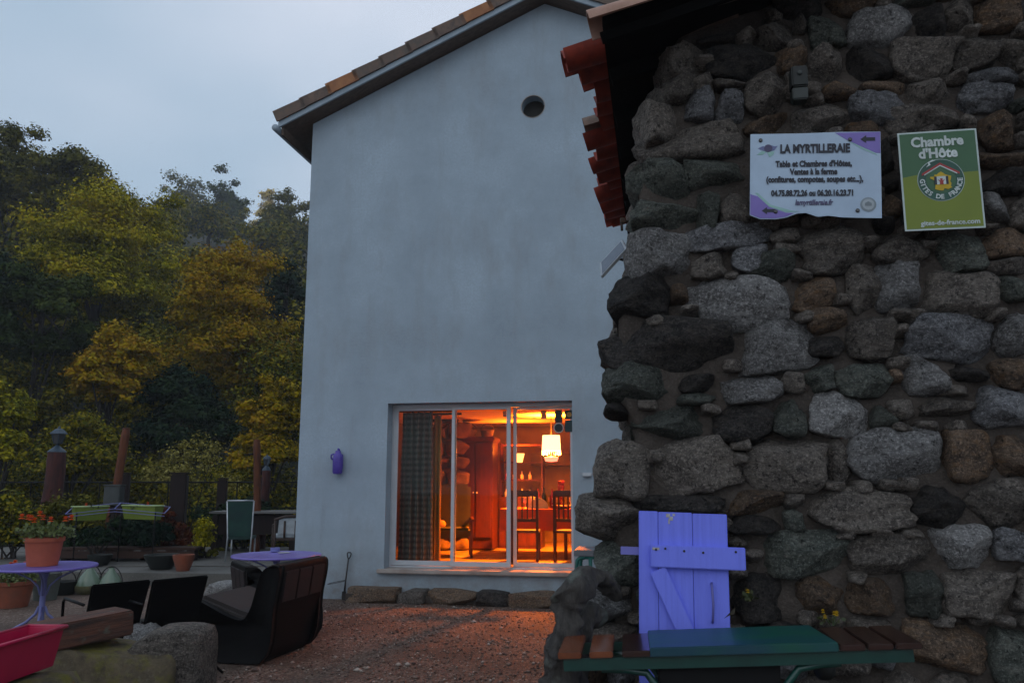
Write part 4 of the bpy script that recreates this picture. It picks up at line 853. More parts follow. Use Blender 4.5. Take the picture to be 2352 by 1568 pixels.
# armchair
mat('olive_cloth', (.07, .07, .018), .95, (.05, .05, .015), 8)
ac = empty('green_armchair', Hw(1.96, 1.7, .46), -TH + R(15), 'olive green high backed armchair inside the room', 'armchair')
MB().box((0, .28, .78), (.58, .14, .75)).build('backrest', 'olive_cloth', ac, bevel=.05); MB().box((0, 0, .38), (.56, .55, .16)).build('seat', 'olive_cloth', ac, bevel=.04)
for s_ in (-1, 1):
    MB().bar((s_ * .31, -.28, .58), (s_ * .31, .28, .60), .05, .04).build('armrest', 'red_wood', ac, bevel=.008)
    for yy in (-.25, .28): MB().box((s_ * .29, yy, .29), (.04, .04, .58)).build('leg', 'red_wood', ac)
t = empty('cushion', Hw(1.78, 1.42, .93), -TH, 'bright orange cushion on the olive armchair', 'cushion'); MB().lathe([(0, 0), (.12, .02), (.13, .06), (.1, .11), (0, .13)], 14).build('body', mat('orange_cloth', (.75, .35, .05), .9), t, smooth=True)
# dining table with cloth, things on it
tz = 1.22; tv = 2.1
dt = empty('dining_table', Hw(3.62, tv, .46), -TH, 'dining table under a red orange cloth inside the lit room', 'table')
MB().box((0, 0, .735), (1.7, .9, .03)).build('top', 'dark_oak', dt)
for sx_ in (-1, 1):
    for sy_ in (-1, 1): MB().box((sx_ * .75, sy_ * .36, .36), (.07, .07, .72)).build('leg', 'dark_oak', dt)
cl = empty('tablecloth', Hw(3.62, tv, 1.212), -TH, 'red orange cloth hanging over the dining table', 'tablecloth')
m = MB(); m.box((0, 0, .006), (1.74, .94, .008)); m.box((0, -.472, -.16), (1.74, .006, .33)); m.box((-.872, 0, -.16), (.006, .93, .33)); m.build('cloth', mat('red_cloth', (.30, .07, .025), .9, (.45, .07, .02), 6), cl)
tz = 1.228
items = [('glass_jar', 'clear jar on the dining table', 3.2, [(0, 0), (.05, 0), (.055, .16), (.04, .2), (0, .2)], 'crockery'), ('wine_bottle', 'dark wine bottle on the dining table', 3.42, [(0, 0), (.04, 0), (.04, .2), (.014, .26), (.014, .33), (0, .33)], 'bottle_dark'), ('red_bottle', 'red bottle on the dining table beside the dark bottle', 3.55, [(0, 0), (.04, 0), (.04, .18), (.014, .24), (.014, .31), (0, .31)], 'bottle_red'),
         ('stacked_cups', 'tall stack of red and white cups on the dining table', 3.70, [(0, 0)] + [p for k in range(6) for p in ((.05, k * .075), (.062, k * .075 + .055), (.05, k * .075 + .07))] + [(0, .45)], 'bottle_red'), ('carafe', 'pale carafe near the right end of the dining table', 3.92, [(0, 0), (.06, 0), (.065, .1), (.02, .19), (.035, .25), (0, .25)], 'crockery')]
gl = [(0, 0), (.035, 0), (.006, .01), (.006, .07), (.04, .1), (.045, .17), (.04, .17), (0, .1)]
for k, (uu_, vv_) in enumerate(((3.12, 1.9), (3.28, 2.2), (3.5, 2.25), (3.62, 1.8), (3.85, 2.2), (3.99, 1.85), (4.08, 2.1), (3.18, 2.35))): props(MB().lathe(gl, 12).build('wine_glass', 'crockery', smooth=R(40), loc=Hw(uu_, vv_, tz)), 'pale stemmed glass standing on the dining table', 'glass', 'glasses on the dining table')
for nme, lab, uu_, prof, mm in items: props(MB().lathe(prof, 12).build(nme, mm, smooth=R(40), loc=Hw(uu_, 2.0, tz)), lab, nme.split('_')[-1])
t = empty('napkin_stand', Hw(3.35, 1.85, tz), -TH, 'half round pale green napkin holder on the dining table', 'napkin holder'); MB().prism([circle(0, 0, .16, 14, 0, math.pi) + [(-.16, 0)]], -.02, .02, XZ).build('napkins', mat('pale_green', (.5, .65, .35), .8), t)
t = empty('white_dish', Hw(3.75, 1.85, tz), -TH, 'shallow white dish on the dining table', 'dish'); MB().lathe([(0, 0), (.08, 0), (.19, .05), (.185, .055), (.08, .012), (0, .012)], 18).build('dish', 'crockery', t, smooth=R(40))
def dchair(u, v, rz, lab):
    c = empty('dining_chair', Hw(u, v, .46), -TH + rz, lab, 'chair', 'dining chairs')
    MB().box((0, 0, .45), (.44, .42, .04)).build('seat', 'dark_oak', c, bevel=.008)
    for sx_ in (-1, 1):
        MB().box((sx_ * .19, -.19, .53), (.04, .04, 1.06)).build('leg', 'dark_oak', c); MB().box((sx_ * .19, .18, .22), (.04, .04, .43)).build('leg', 'dark_oak', c)
    MB().box((0, -.19, 1.02), (.42, .03, .09)).build('top_rail', 'dark_oak', c, bevel=.01); MB().box((0, -.19, .62), (.36, .025, .05)).build('lower_rail', 'dark_oak', c)
    for k in range(4): MB().box((-.12 + k * .08, -.19, .81), (.022, .018, .34)).build('spindle', 'dark_oak', c)
dchair(3.25, 1.15, R(4), 'dark spindle back chair pulled up to the dining table, nearest the middle mullion'); dchair(3.95, 1.2, R(-20), 'dark spindle back chair at the right end of the dining table')
# hanging lamp, sconce, ceiling spots
mat('shade_glow', (.9, .8, .6), .8, emit=(1, .55, .22), estr=4); mat('bowl_glow', (.6, .1, .08), .5, emit=(1, .16, .09), estr=4)
la, lb = wall_at(1270 * .98, 1020 * .98, HO, 2.1), wall_at(1314 * .98, 1056 * .98, HO, 2.1); lu = (la[0] + lb[0]) / 2; lr = (lb[0] - la[0]) / 2; lz = la[1]
hl = empty('hanging_lamp', Hw(lu, 2.1, lz), -TH, 'lit hanging lamp with glowing pale shade over the dining table', 'lamp')
MB().lathe([(lr * .93, 0), (lr * 1.02, -.26), (lr * 1.0, -.26), (lr * .91, 0)], 22, cap=False).build('shade', 'shade_glow', hl, smooth=R(40))
m = MB()
for k in range(26): a = 2 * math.pi * k / 26; m.tube([(lr * math.cos(a), lr * math.sin(a), -.262), (lr * .98 * math.cos(a), lr * .98 * math.sin(a), -.31 - .02 * (k % 2))], .008, 4)
m.build('fringe', 'shade_glow', hl); MB().tube([(0, 0, .0), (0, 0, 2.74 - lz)], .008, 6).build('cord', 'dark_iron', hl)
MB().lathe([(0, -.44), (.10, -.43), (.115, -.38), (.12, -.36), (0, -.35)], 18).build('diffuser', 'bowl_glow', hl, smooth=True); MB().tube([(0, 0, -.36), (0, 0, -.1)], .006, 6).build('stem', 'dark_iron', hl)
def bulb(parent, loc, w, col, r=.08):
    ld = bpy.data.lights.new('bulb', 'POINT'); ld.energy = w; ld.color = col; ld.shadow_soft_size = r; o = bpy.data.objects.new('bulb', ld); COL.objects.link(o); o.parent = parent; o.location = loc
bulb(hl, (0, 0, -.16), 4000, (1, .19, .009))
sc_ = empty('wall_sconce', Hw(2.78, 3.4, 2.0), -TH, 'glowing orange sconce above the dresser', 'lamp')
MB().lathe([(.05, 0), (.09, .16), (.085, .16), (.045, .0)], 14, cap=False).build('shade', mat('sconce_glow', (.9, .5, .2), .8, emit=(1, .35, .08), estr=5), sc_, smooth=True); MB().box((0, .05, .05), (.04, .1, .04)).build('arm', 'dark_iron', sc_)
bulb(sc_, (0, -.02, .12), 260, (1, .18, .01), .06)
for x, y, lab in ((1040, 170, 'left ceiling spot can near the window head'), (1365, 190, 'right ceiling spot can near the hanging lamp')):
    px_, py_ = (900 + x / 3.646) * .98, (920 + y / 3.646) * .98; u, z = wall_at(px_, py_, HO, 1.2)
    t = empty('ceiling_spot', Hw(u, 1.2, 2.75), -TH, lab, 'spotlight'); MB().lathe([(.0, 0), (.045, 0), (.045, -(2.75 - z) - .06), (.04, -(2.75 - z) - .06), (.038, -.08), (0, -.08)], 14).build('can', 'pvc', t, smooth=R(40))
    MB().lathe([(0, 0), (.036, 0), (.0, -.004)], 12, (0, 0, -(2.75 - z) - .045)).build('lamp_face', 'sconce_glow', t)
fan = empty('ceiling_shelf', Hw(1.95, 1.3, 2.62), -TH, 'dark wooden wall shelf end above the armchair', 'shelf'); MB().box((0, 0, .0), (.42, .3, .05)).build('board', 'dark_oak', fan); MB().bar((.05, 0, -.02), (-.15, 0, -.16), .04, .03).build('bracket', 'dark_oak', fan)

# ------------------------------------------------------------------ courtyard furniture
def weave():
    m_, nt, b = base_mat('black_weave'); v = objvec(nt, False); w1 = nt.nodes.new('ShaderNodeTexChecker'); w1.inputs['Scale'].default_value = 110; nt.links.new(v, w1.inputs['Vector'])
    c = nmix(nt, nnoise(nt, v, 6, 3, .5, .4, .7), (.0022, .0022, .0024), (.005, .0042, .004)); nt.links.new(c, b.inputs['Base Color']); b.inputs['Roughness'].default_value = .55; b.inputs['Specular IOR Level'].default_value = .12
    bump(nt, b, w1.outputs['Fac'], .5, .004); MATS['weave'] = m_
weave()
mat('brown_cushion', (.03, .024, .022), .95, (.022, .018, .017), 5, bs=.3); mat('black_metal', (.004, .004, .005), .5, spec=.2)
mat('violet_table', (.17, .135, .50), .35, (.15, .115, .45), 6, coat=.2); mat('violet_leg', (.19, .21, .46), .4, (.15, .16, .38), 8)
def round_table(c, r, lab, leg=True):
    t = empty('round_table', (c[0], c[1], 0), R(20), lab, 'table', 'violet round garden tables')
    MB().lathe([(0, .722), (r - .02, .722), (r, .716), (r + .006, .728), (r, .742), (r - .02, .738), (0, .735)], 40).build('top', 'violet_table', t, smooth=R(40))
    MB().lathe([(.035, .12), (.032, .2), (.03, .6), (.06, .70), (.06, .72)], 14).build('column', 'violet_leg', t, smooth=R(50))
    for k in range(4):
        a = k * math.pi / 2; cx, sx_ = math.cos(a), math.sin(a); MB().tube([(cx * d, sx_ * d, z) for d, z in ((.03, .30), (.06, .22), (.14, .14), (.30, .05), (.40, .012))], .015, 8).build('foot', 'violet_leg', t, smooth=True)
        MB().tube([(cx * d, sx_ * d, z) for d, z in ((.03, .42), (.06, .52), (.14, .60), (.30, .68), (.40, .712))], .010, 8).build('strut', 'violet_leg', t, smooth=True)
    return t
T1 = on(105, 1298, .74); round_table(T1, .53, 'violet round pedestal table carrying the terracotta marigold pot'); T2 = on(636, 1273, .74); round_table(T2, .56, 'violet round garden table beside the corner of the white house')
t = empty('ashtray', on(632, 1266, .745), 0, 'small pale ashtray on the violet table by the house', 'ashtray'); MB().lathe([(0, 0), (.06, 0), (.065, .05), (.055, .05), (.05, .015), (0, .012)], 14).build('bowl', 'violet_leg', t, smooth=R(40))
t = empty('folded_paper', on(652, 1269, .745), R(30), 'flat pale paper lying beside the ashtray', 'paper'); MB().box((0, 0, .004), (.14, .10, .006)).build('sheet', 'pvc', t)

def woven_chair(c, rz, lab, tall=.88):
    t = empty('woven_chair', (c[0], c[1], 0), rz, lab, 'chair', 'black woven garden chairs')   # local: faces +y, back at -y
    MB().prism([[(-.23, .26), (.23, .26), (.25, tall), (-.25, tall)]], 0, .035, lambda a, b, d: (a, -.20 - (b - .26) * .36 - d, b)).build('backrest', 'weave', t, bevel=.012)
    MB().box((0, .02, .42), (.48, .48, .05)).build('seat', 'weave', t, bevel=.015)
    for s_ in (-1, 1):
        MB().tube([(s_ * .22, .22, 0), (s_ * .23, .22, .62), (s_ * .24, .16, .655), (s_ * .24, -.26, .64)], .013, 8).build('leg', 'black_metal', t, smooth=True)
        MB().tube([(s_ * .24, -.42, 0), (s_ * .22, -.20, .42), (s_ * .22, -.24, .5)], .013, 8).build('leg', 'black_metal', t, smooth=True)
    return t
cb = at(408, 1368, 7.35); woven_chair((cb.x - .27, cb.y + .21), R(48), 'black woven chair in front of the lounge armchair, larger of the two seen from behind', .86)
ca_ = at(276, 1360, 7.35); woven_chair((ca_.x - .27, ca_.y + .21), R(48), 'black woven chair behind the timber beam near the marigold table', .82)
rod = empty('thin_rod', on(512, 1545), 0, 'thin dark metal rod leaning beside the grey boulder', 'rod'); MB().tube([(0, 0, .005), (-.22, -.1, .22), (-.36, -.16, .36)], .011, 8).build('bar', 'black_metal', rod, smooth=True)
# lounge armchair: faces left, its back to the right, closed woven side
def closed_curve(P, k=5):
    n = len(P); out = []
    for i in range(n):
        a, b, c, d = (Vector((*P[(i + j) % n], 0)) for j in (-1, 0, 1, 2))
        for j in range(k):
            t = j / k; v = .5 * ((2 * b) + (-a + c) * t + (2 * a - 5 * b + 4 * c - d) * t * t + (-a + 3 * b - 3 * c + d) * t ** 3); out.append((v.x, max(v.y, .012)))
    return out
def lounge(c, rz, lab, sc=1.0, m_='weave'):
    t = empty('lounge_armchair', (c[0], c[1], 0), rz, lab, 'armchair')       # local: front -x, width along y (0..1)
    side = [(-.78, .02), (-.02, .02), (.10, .55), (.14, .86), (.03, .885), (-.06, .80), (-.16, .47), (-.30, .40), (-.72, .56), (-.80, .52)]
    side = closed_curve([(a * sc, b * sc) for a, b in side])
    for y0 in (0, .92 * sc):
        MB().prism([side], y0, y0 + .08 * sc, lambda a, b, d: (a, d, b)).build('side_panel', m_, t, bevel=.03, smooth=True)
    nb = 9
    bk = MB(); prof = [(-.02, .04), (.06, .35), (.10, .55), (.15, .86), (.10, .90), (.04, .885), (-.0, .62), (-.10, .42), (-.12, .04)]
    bk.prism([closed_curve([(a * sc, b * sc) for a, b in prof])], .081 * sc, .919 * sc, lambda a, b, d: (a, d, b)); bk.build('backrest', m_, t, smooth=R(50))
    for k in range(3):
        yy = (.10 + .27 * k) * sc; MB().prism([[(a * sc, b * sc) for a, b in ((.106, .56), (.146, .84), (.162, .835), (.125, .55))]], yy, yy + .25 * sc, lambda a, b, d: (a, d, b)).build('back_panel', 'weave_red', t, bevel=.006)
    MB().prism([[(a * sc, b * sc) for a, b in ((-.76, .40), (-.10, .30), (-.10, .42), (-.30, .46), (-.74, .60), (-.79, .55))]], .082 * sc, .918 * sc, lambda a, b, d: (a, d, b)).build('seat_cushion', 'brown_cushion', t, bevel=.05, smooth=R(60))
    MB().prism([[(a * sc, b * sc) for a, b in ((-.12, .40), (-.02, .84), (.02, .90), (.13, .905), (.15, .885), (.02, .875), (-.06, .41))]], .03 * sc, .97 * sc, lambda a, b, d: (a, d, b)).build('back_cushion', 'brown_cushion', t, bevel=.012, smooth=R(60))
    MB().box((-.4 * sc, .5 * sc, .06 * sc), (.72 * sc, .83 * sc, .10 * sc)).build('base', m_, t)
    return t
mat('weave_red', (.016, .005, .006), .6, (.006, .004, .004), 14, bs=.4, bscale=140)
p0 = on(585, 1529); lounge((p0.x + .06, p0.y), R(-14), 'large black woven lounge armchair with brown cushion on the gravel', 1.0)
p1 = on(590, 1400); lounge((-3.15, 9.75), R(-150), 'second woven lounge armchair half hidden behind the large one', .86)

# stones, timber, planter at the lower left
rk = empty('grey_boulder', at(368, 1568, 6.3) * 1, R(-6), 'rough grey stone block beside the mossy stone', 'boulder'); rk.location.z = 0
g0 = at(385, 1440, 6.3); rock('stone', .66, .55, g0.z + .28, 71, 'g', rk, (0, 0, g0.z / 2 - .12), m=9, cuts=7, rough=.022, big=True)
def mossy():
    m_, nt, b = base_mat('mossy_stone'); v = objvec(nt); c = nmix(nt, nnoise(nt, v, 6, 6, .7, .35, .65), (.17, .13, .075), (.06, .048, .032)); c = nmix(nt, nnoise(nt, v, 5, 5, .7, .46, .62), c, (.16, .145, .015)); c = nmix(nt, nnoise(nt, v, 40, 4, .7, .55, .75), c, (.16, .14, .10))
    nt.links.new(c, b.inputs['Base Color']); b.inputs['Roughness'].default_value = .9; bump(nt, b, nnoise(nt, v, 22, 7, .75), 1, .03); MATS['mossy'] = m_
mossy()
rk = empty('mossy_boulder', at(190, 1568, 6.0), R(-4), 'long mossy yellow green stone under the timber beam', 'boulder'); rk.location.z = 0
g1 = at(200, 1470, 6.0); rock('stone', 1.3, .62, g1.z + .3, 72, 'mossy', rk, (0, 0, g1.z / 2 - .15), (0, R(-9), 0), m=8, cuts=8, rough=.05, big=True)
rk = empty('mossy_stone', at(30, 1568, 4.95), 0, 'low mossy stone below the pink planter', 'boulder'); rk.location.z = 0
g2 = at(30, 1556, 4.95); rock('stone', .9, .55, g2.z + .3, 73, 'mossy', rk, (0, 0, g2.z / 2 - .15), m=5, cuts=6, rough=.05, big=True)
g3 = at(335, 1424, 7.2); rk = empty('small_boulder', (g3.x, g3.y, 0), 0, 'small pale stone between the timber beam and the black chair', 'boulder'); rock('stone', .34, .3, g3.z + .1, 74, 'l', rk, (0, 0, g3.z / 2 - .05), m=3, cuts=7, rough=.06)
pc = on(512, 1368); rk = empty('pale_rock', (pc.x, pc.y, 0), 0, 'pale whitish rock on the gravel behind the armchair', 'boulder'); rock('stone', .5, .4, .3, 75, 'l', rk, (0, 0, .08), m=3, cuts=9, rough=.08)
mat('old_timber', (.13, .050, .030), .85, (.035, .022, .018), 5, stretch=(.7, 5, 5), bs=.8, bscale=20, bdist=.012, speck=(.10, .11, .085), speckscale=9)
A_, B_, C_ = at(142, 1432, 5.75), at(312, 1399, 6.15), at(304, 1456, 6.15)
d_ = (B_ - A_).normalized(); bh = (B_ - C_).length; ctr = (A_ + B_) / 2 - d_ * .06; bl = (B_ - A_).length + .12; az = math.atan2(d_.y, d_.x)
bmo = empty('timber_beam', (ctr.x, ctr.y, ctr.z - bh), label='weathered reddish timber beam lying on the mossy stone', cat='beam', rot=(0, -math.asin(d_.z), az)); MB().box((0, .14, bh / 2), (bl, .28, bh)).build('beam', 'old_timber', bmo, bevel=.012)
# pink planter
mat('magenta_plastic', (.42, .006, .055), .35, (.36, .005, .05), 6, coat=.15)
Rc, Bk, Fl = at(149, 1438, 4.9), at(63, 1424, 5.2), at(0, 1470, 4.35)
ax_l = (Fl - Rc).normalized(); ax_l.z = 0; ax_l.normalize(); ax_w = Vector((-ax_l.y, ax_l.x, 0)); 
if ax_w.dot(Bk - Rc) < 0: ax_w = -ax_w
pw, plen, ph = .22, .78, .21
pt_ = empty('pink_planter', Rc - Vector((0, 0, ph)), 0, 'magenta pink plastic planter trough in the lower left corner', 'planter')
def tub(m, L, W, H, in_, wall=.008):
    def ring(k, z, o): return [ax_l * (o + k) + ax_w * (o + k) + Vector((0, 0, z)), ax_l * (L - o - k) + ax_w * (o + k) + Vector((0, 0, z)), ax_l * (L - o - k) + ax_w * (W - o - k) + Vector((0, 0, z)), ax_l * (o + k) + ax_w * (W - o - k) + Vector((0, 0, z))]
    v = ring(in_, 0, 0) + ring(0, H, 0) + ring(wall, H, 0) + ring(in_ + wall, .012, 0)
    f = [(3, 2, 1, 0), (12, 13, 14, 15)]
    for a in (0, 4, 8):
        for i in range(4): j = (i + 1) % 4; f.append((a + i, a + j, a + 4 + j, a + 4 + i))
    return m.add(v, f)
tub(MB(), plen, pw, ph, .03).build('trough', 'magenta_plastic', pt_, bevel=.004)
rim = MB()
pp = [Vector((0, 0, ph)) - ax_l * .008 - ax_w * .008, ax_l * (plen + .008) - ax_w * .008 + Vector((0, 0, ph)), ax_l * (plen + .008) + ax_w * (pw + .008) + Vector((0, 0, ph)), ax_w * (pw + .008) - ax_l * .008 + Vector((0, 0, ph))]
for i in range(4): rim.tube([pp[i], pp[(i + 1) % 4]], .011, 8)
rim.build('rim', 'magenta_plastic', pt_, smooth=True)
# a hidden prop stone so that the trough rests on something
rk = empty('flat_stone', (Rc + ax_l * .35 + ax_w * .1) * 1, 0, 'flat stone slab carrying the pink planter', 'stone'); hz_ = Rc.z - ph; rk.location.z = 0
rock('stone', .95, .5, hz_ - .004, 77, 'mossy', rk, (0, 0, hz_ / 2 - .006), (0, 0, math.atan2(ax_l.y, ax_l.x)), m=6, cuts=3, rough=.03)

# pots
mat('terracotta', (.42, .095, .045), .7, (.34, .075, .035), 8, bs=.2); mat('terracotta_dark', (.24, .06, .028), .8, (.17, .05, .025), 8, bs=.2); mat('soil', (.02, .014, .01), .95); mat('leaf_marigold', (.07, .10, .02), .6, (.10, .12, .02), 20)
def pot(c, r, h, lab, m_='terracotta', square=False, nl=160, nf=8, seed=1, fh=.2, fr=.2, fl=.022, cat='flower pot'):
    t = empty('flower_pot', c, 0, lab, cat); n_ = 24
    MB().lathe([(0, 0), (r * .78, 0), (r * .97, h * .86), (r * 1.05, h * .86), (r * 1.05, h), (r * .95, h), (r * .93, h * .9), (0, h * .9)], n_).build('pot', m_, t, smooth=R(40))
    MB().lathe([(0, 0), (r * .93, 0), (0, .01)], n_, (0, 0, h * .905)).build('soil', 'soil', t)
    pl_ = empty('plant', (0, 0, h * .9)); pl_.parent = t
    tuft('', None, None, fr, fh, nl, nf, seed, 'leaf_marigold', 'petal_orange', fl=fl, leafs=.055, parent=pl_); return t
c = on(97, 1297, .742); pot((c.x, c.y, .739), .20, .31, 'terracotta pot of orange marigolds on the violet pedestal table', seed=3, nf=9, fh=.24, fr=.28, nl=520, fl=.042)
c = on(25, 1392); pot((c.x, c.y, 0), .26, .34, 'wide terracotta pot of marigolds on the gravel under the violet table', 'terracotta_dark', seed=5, nf=10, fh=.22, fr=.3, nl=420, fl=.045)
c = on(-20, 1375); pot((c.x - .1, c.y, 0), .2, .26, 'terracotta pot at the left edge of the courtyard', 'terracotta_dark', seed=6, nf=6, fh=.2, fr=.25)
# demijohns, basket, bucket
gm_, nt, b = base_mat('green_glass'); b.inputs['Base Color'].default_value = (.20, .28, .20, 1); b.inputs['Roughness'].default_value = .12; b.inputs['Transmission Weight'].default_value = .35; MATS['green_glass'] = gm_
for x, y, s_, lab in ((203, 1362, .29, 'pear shaped green glass demijohn on the gravel by the terrace edge'), (252, 1362, .27, 'green glass demijohn half behind the black woven chair')):
    c = on(x, y); t = empty('demijohn', (c.x, c.y, 0), 0, lab, 'demijohn', 'glass demijohns'); k = s_ / .29
    MB().lathe([(0, 0), (.15 * k, .0), (.19 * k, .05 * k), (.19 * k, .13 * k), (.13 * k, .26 * k), (.05 * k, .36 * k), (.035 * k, .40 * k), (.045 * k, .41 * k), (0, .41 * k)], 20).build('bottle', 'green_glass', t, smooth=R(60))
    MB().lathe([(.155 * k, .0), (.197 * k, .05 * k), (.197 * k, .12 * k), (.19 * k, .125 * k)], 20, cap=False).build('wicker_base', mat('wicker_olive', (.09, .085, .03), .9, (.05, .045, .02), 30), t, smooth=True)
    MB().tube(arc((0, 0, .12 * k), .195 * k, 0, math.pi, 14, lambda c_, s: (c_, 0, s * 1.55)), .007, 6).build('handle', 'black_metal', t, smooth=True)
c = on(146, 1364); t = empty('wire_basket', (c.x, c.y, 0), 0, 'dark round basket with hoop handle beside the demijohns', 'basket'); MB().lathe([(0, 0), (.14, 0), (.19, .19), (.175, .19), (.13, .02), (0, .02)], 18).build('bowl', 'lamp_dark', t, smooth=R(40)); MB().tube(arc((0, 0, .18), .17, 0, math.pi, 14, lambda c_, s: (c_, 0, s)), .008, 6).build('handle', 'black_metal', t, smooth=True)
c = on(103, 1376); t = empty('zinc_bucket', (c.x, c.y, 0), 0, 'dull grey green zinc bucket under the violet table', 'bucket'); MB().lathe([(0, 0), (.15, 0), (.19, .36), (.2, .37), (.18, .37), (.14, .02), (0, .02)], 18).build('pail', mat('dull_zinc', (.11, .125, .11), .6, (.08, .09, .08), 8), t, smooth=R(40)); MB().tube(arc((0, 0, .36), .19, 0, math.pi, 12, lambda c_, s: (c_, s * .5, s * .7)), .006, 6).build('handle', 'black_metal', t, smooth=True)

# teal table right of the window
mat('teal_paint', (.005, .12, .10), .4, (.004, .095, .08), 8); mat('grey_top', (.16, .17, .19), .5, (.13, .14, .155), 6)
a_ = at(1318, 1262, 10.3)
tt = empty('teal_table', (a_.x, a_.y, 0), R(-10), 'grey topped table with teal tube legs beside the house window', 'table')
MB().box((.55, .3, a_.z - .04), (1.1, .6, .075)).build('top', 'grey_top', tt, bevel=.008)
for ux in (.03, 1.07):
    for uy in (.03, .57): MB().tube([(ux + .10, uy, a_.z - .095), (ux + .04, uy, a_.z - .10), (ux + .008, uy, a_.z - .13), (ux, uy, a_.z - .2), (ux, uy, 0)], .024, 10).build('leg', 'teal_paint', tt, smooth=True)
for uy in (.03, .57): MB().tube([(.12, uy, a_.z - .095), (.98, uy, a_.z - .095)], .018, 8).build('rail', 'teal_paint', tt, smooth=True)
for ux in (.2,): MB().tube([(ux, .03, a_.z - .10), (ux, .03, .3), (ux + .04, .03, .22)], .024, 10).build('brace_leg', 'teal_paint', tt, smooth=True)
# ------------------------------------------------------------------ terrace behind
SL = .2
mat('post_wood', (.020, .010, .009), .9, (.010, .006, .006), 5, stretch=(4, 4, .5), bs=.6, bscale=14); mat('red_post', (.075, .020, .016), .9, (.03, .012, .012), 5, stretch=(3, 3, .6), bs=.6, bscale=14); mat('pole_orange', (.15, .042, .012), .85, (.07, .022, .010), 5, stretch=(3, 3, .6))
mat('lantern_metal', (.03, .055, .085), .5, (.02, .04, .06), 10); mat('lantern_glass', (.10, .11, .12), .2, (.08, .085, .09), trans=.3)
def lantern_post(xb, yb, xt, yt, ylt, Y, w, lab, ph_w):
    b_ = at(xb, yb, Y); tp = at(xt, yt, Y); lt = at(xt + 2, ylt, Y); h = lt.z - tp.z
    t = empty('lantern_post', (b_.x, b_.y, SL), 0, lab, 'lamp post', 'lantern posts at the terrace edge'); o = Vector((b_.x, b_.y, SL))
    pts = smooth_path([Vector((-.06, 0, -.05)), (tp - o) * .35 + Vector((-.03, 0, 0)), (tp - o) * .7, tp - o]); MB().tube(pts, [w * (1.1 - .2 * i / len(pts)) for i in range(len(pts))], 10, jitter=.06).build('post', 'red_post', t, smooth=True)
    c = tp - o; MB().lathe([(w * .95, 0), (w * .85, .03), (w * .35, .10), (w * .16, .14), (w * .16, h * .30), (w * .45, h * .33)], 12, c).build('neck', 'lantern_metal', t, smooth=R(40))
    MB().lathe([(w * .42, h * .33), (w * .74, h * .70)], 6, c, cap=False).build('glass', 'lantern_glass', t)
    m = MB()
    for k in range(6): a = 2 * math.pi * k / 6; m.bar(c + Vector((w * .43 * math.cos(a), w * .43 * math.sin(a), h * .33)), c + Vector((w * .76 * math.cos(a), w * .76 * math.sin(a), h * .70)), .014, .014)
    m.build('bars', 'lantern_metal', t); MB().lathe([(w * 1.0, h * .69), (w * .92, h * .73), (w * .55, h * .85), (w * .2, h * .90), (w * .14, h * .97), (0, h * 1.0)], 6, c).build('cap', 'lantern_metal', t)
lantern_post(118, 1175, 131, 1038, 978, 16.6, .19, 'thick reddish log post with blue grey lantern at the left of the terrace', 45)
lantern_post(607, 1170, 612, 1080, 1042, 17.9, .10, 'slender reddish post with dark lantern near the house corner', 20)
def pole(x0, y0, x1, y1, Y, r, lab, m_='pole_orange', name='wooden_pole', cat='pole'):
    a, b_ = at(x0, y0, Y), at(x1, y1, Y); d = (b_ - a); k = (SL - a.z) / d.z; a2 = a + d * k
    t = empty(name, a2, 0, lab, cat); MB().tube(smooth_path([Vector((0, 0, -.02)), d * (1 - k) * .5 + Vector((.02, 0, 0)), d * (1 - k)]), [r * 1.1] * 6 + [r] * 6 + [r * .85], 8, jitter=.05).build('shaft', m_, t, smooth=True)
    MB().lathe([(r * .9, 0), (r * .8, r * .3), (0, r * .4)], 8, d * (1 - k)).build('end_cap', m_, t)
pole(266, 1116, 290, 986, 16.3, .085, 'leaning orange brown pole behind the lime planters'); pole(588, 1170, 590, 1012, 17.0, .075, 'upright orange brown pole near the house corner')
for x, y0, w, Y, lab in ((288, 1088, .20, 17.6, 'dark square railing post behind the left lime planter'), (414, 1088, .30, 16.2, 'thick dark railing post in the middle of the terrace'), (512, 1100, .2, 17.9, 'dark railing post behind the green chair')):
    a = at(x, y0, Y); t = empty('railing_post', (a.x, a.y, SL - .01), R(12), lab, 'post', 'dark railing posts'); MB().box((0, 0, (a.z - SL) / 2), (w, w, a.z - SL)).build('post', 'post_wood', t, bevel=.02); MB().box((0, 0, a.z - SL + .02), (w * 1.06, w * 1.06, .035)).build('cap', 'post_wood', t, bevel=.01)
zr = at(400, 1107, 17.9).z
rl = empty('railing', (-9, 18.0, SL), 0, 'thin dark metal railing along the back of the terrace', 'railing')
for k, (zz, r_) in enumerate(((zr - SL, .018), (zr - SL - .55, .012), (.15, .012))): MB().tube([(-6, 0, zz), (6.2, 0, zz)], r_, 6).build('rail', 'black_metal', rl)
for k in range(9): MB().tube([(-6 + k * 1.5, 0, 0), (-6 + k * 1.5, 0, zr - SL)], .014, 6).build('upright', 'black_metal', rl)
# grey post box
a = at(262, 1138, 15.9); mb = empty('grey_box', (a.x, a.y, SL), R(5), 'grey green box on a post behind the lime planters', 'box')
MB().box((0, 0, a.z - SL), (.30, .26, .36)).build('case', mat('box_grey', (.05, .06, .06), .6, (.035, .042, .042), 6), mb, bevel=.015); MB().box((0, 0, a.z - SL + .20), (.33, .29, .03)).build('lid', 'box_grey', mb, bevel=.008); MB().box((0, 0, (a.z - SL - .18) / 2), (.08, .08, a.z - SL - .19)).build('post', 'post_wood', mb)
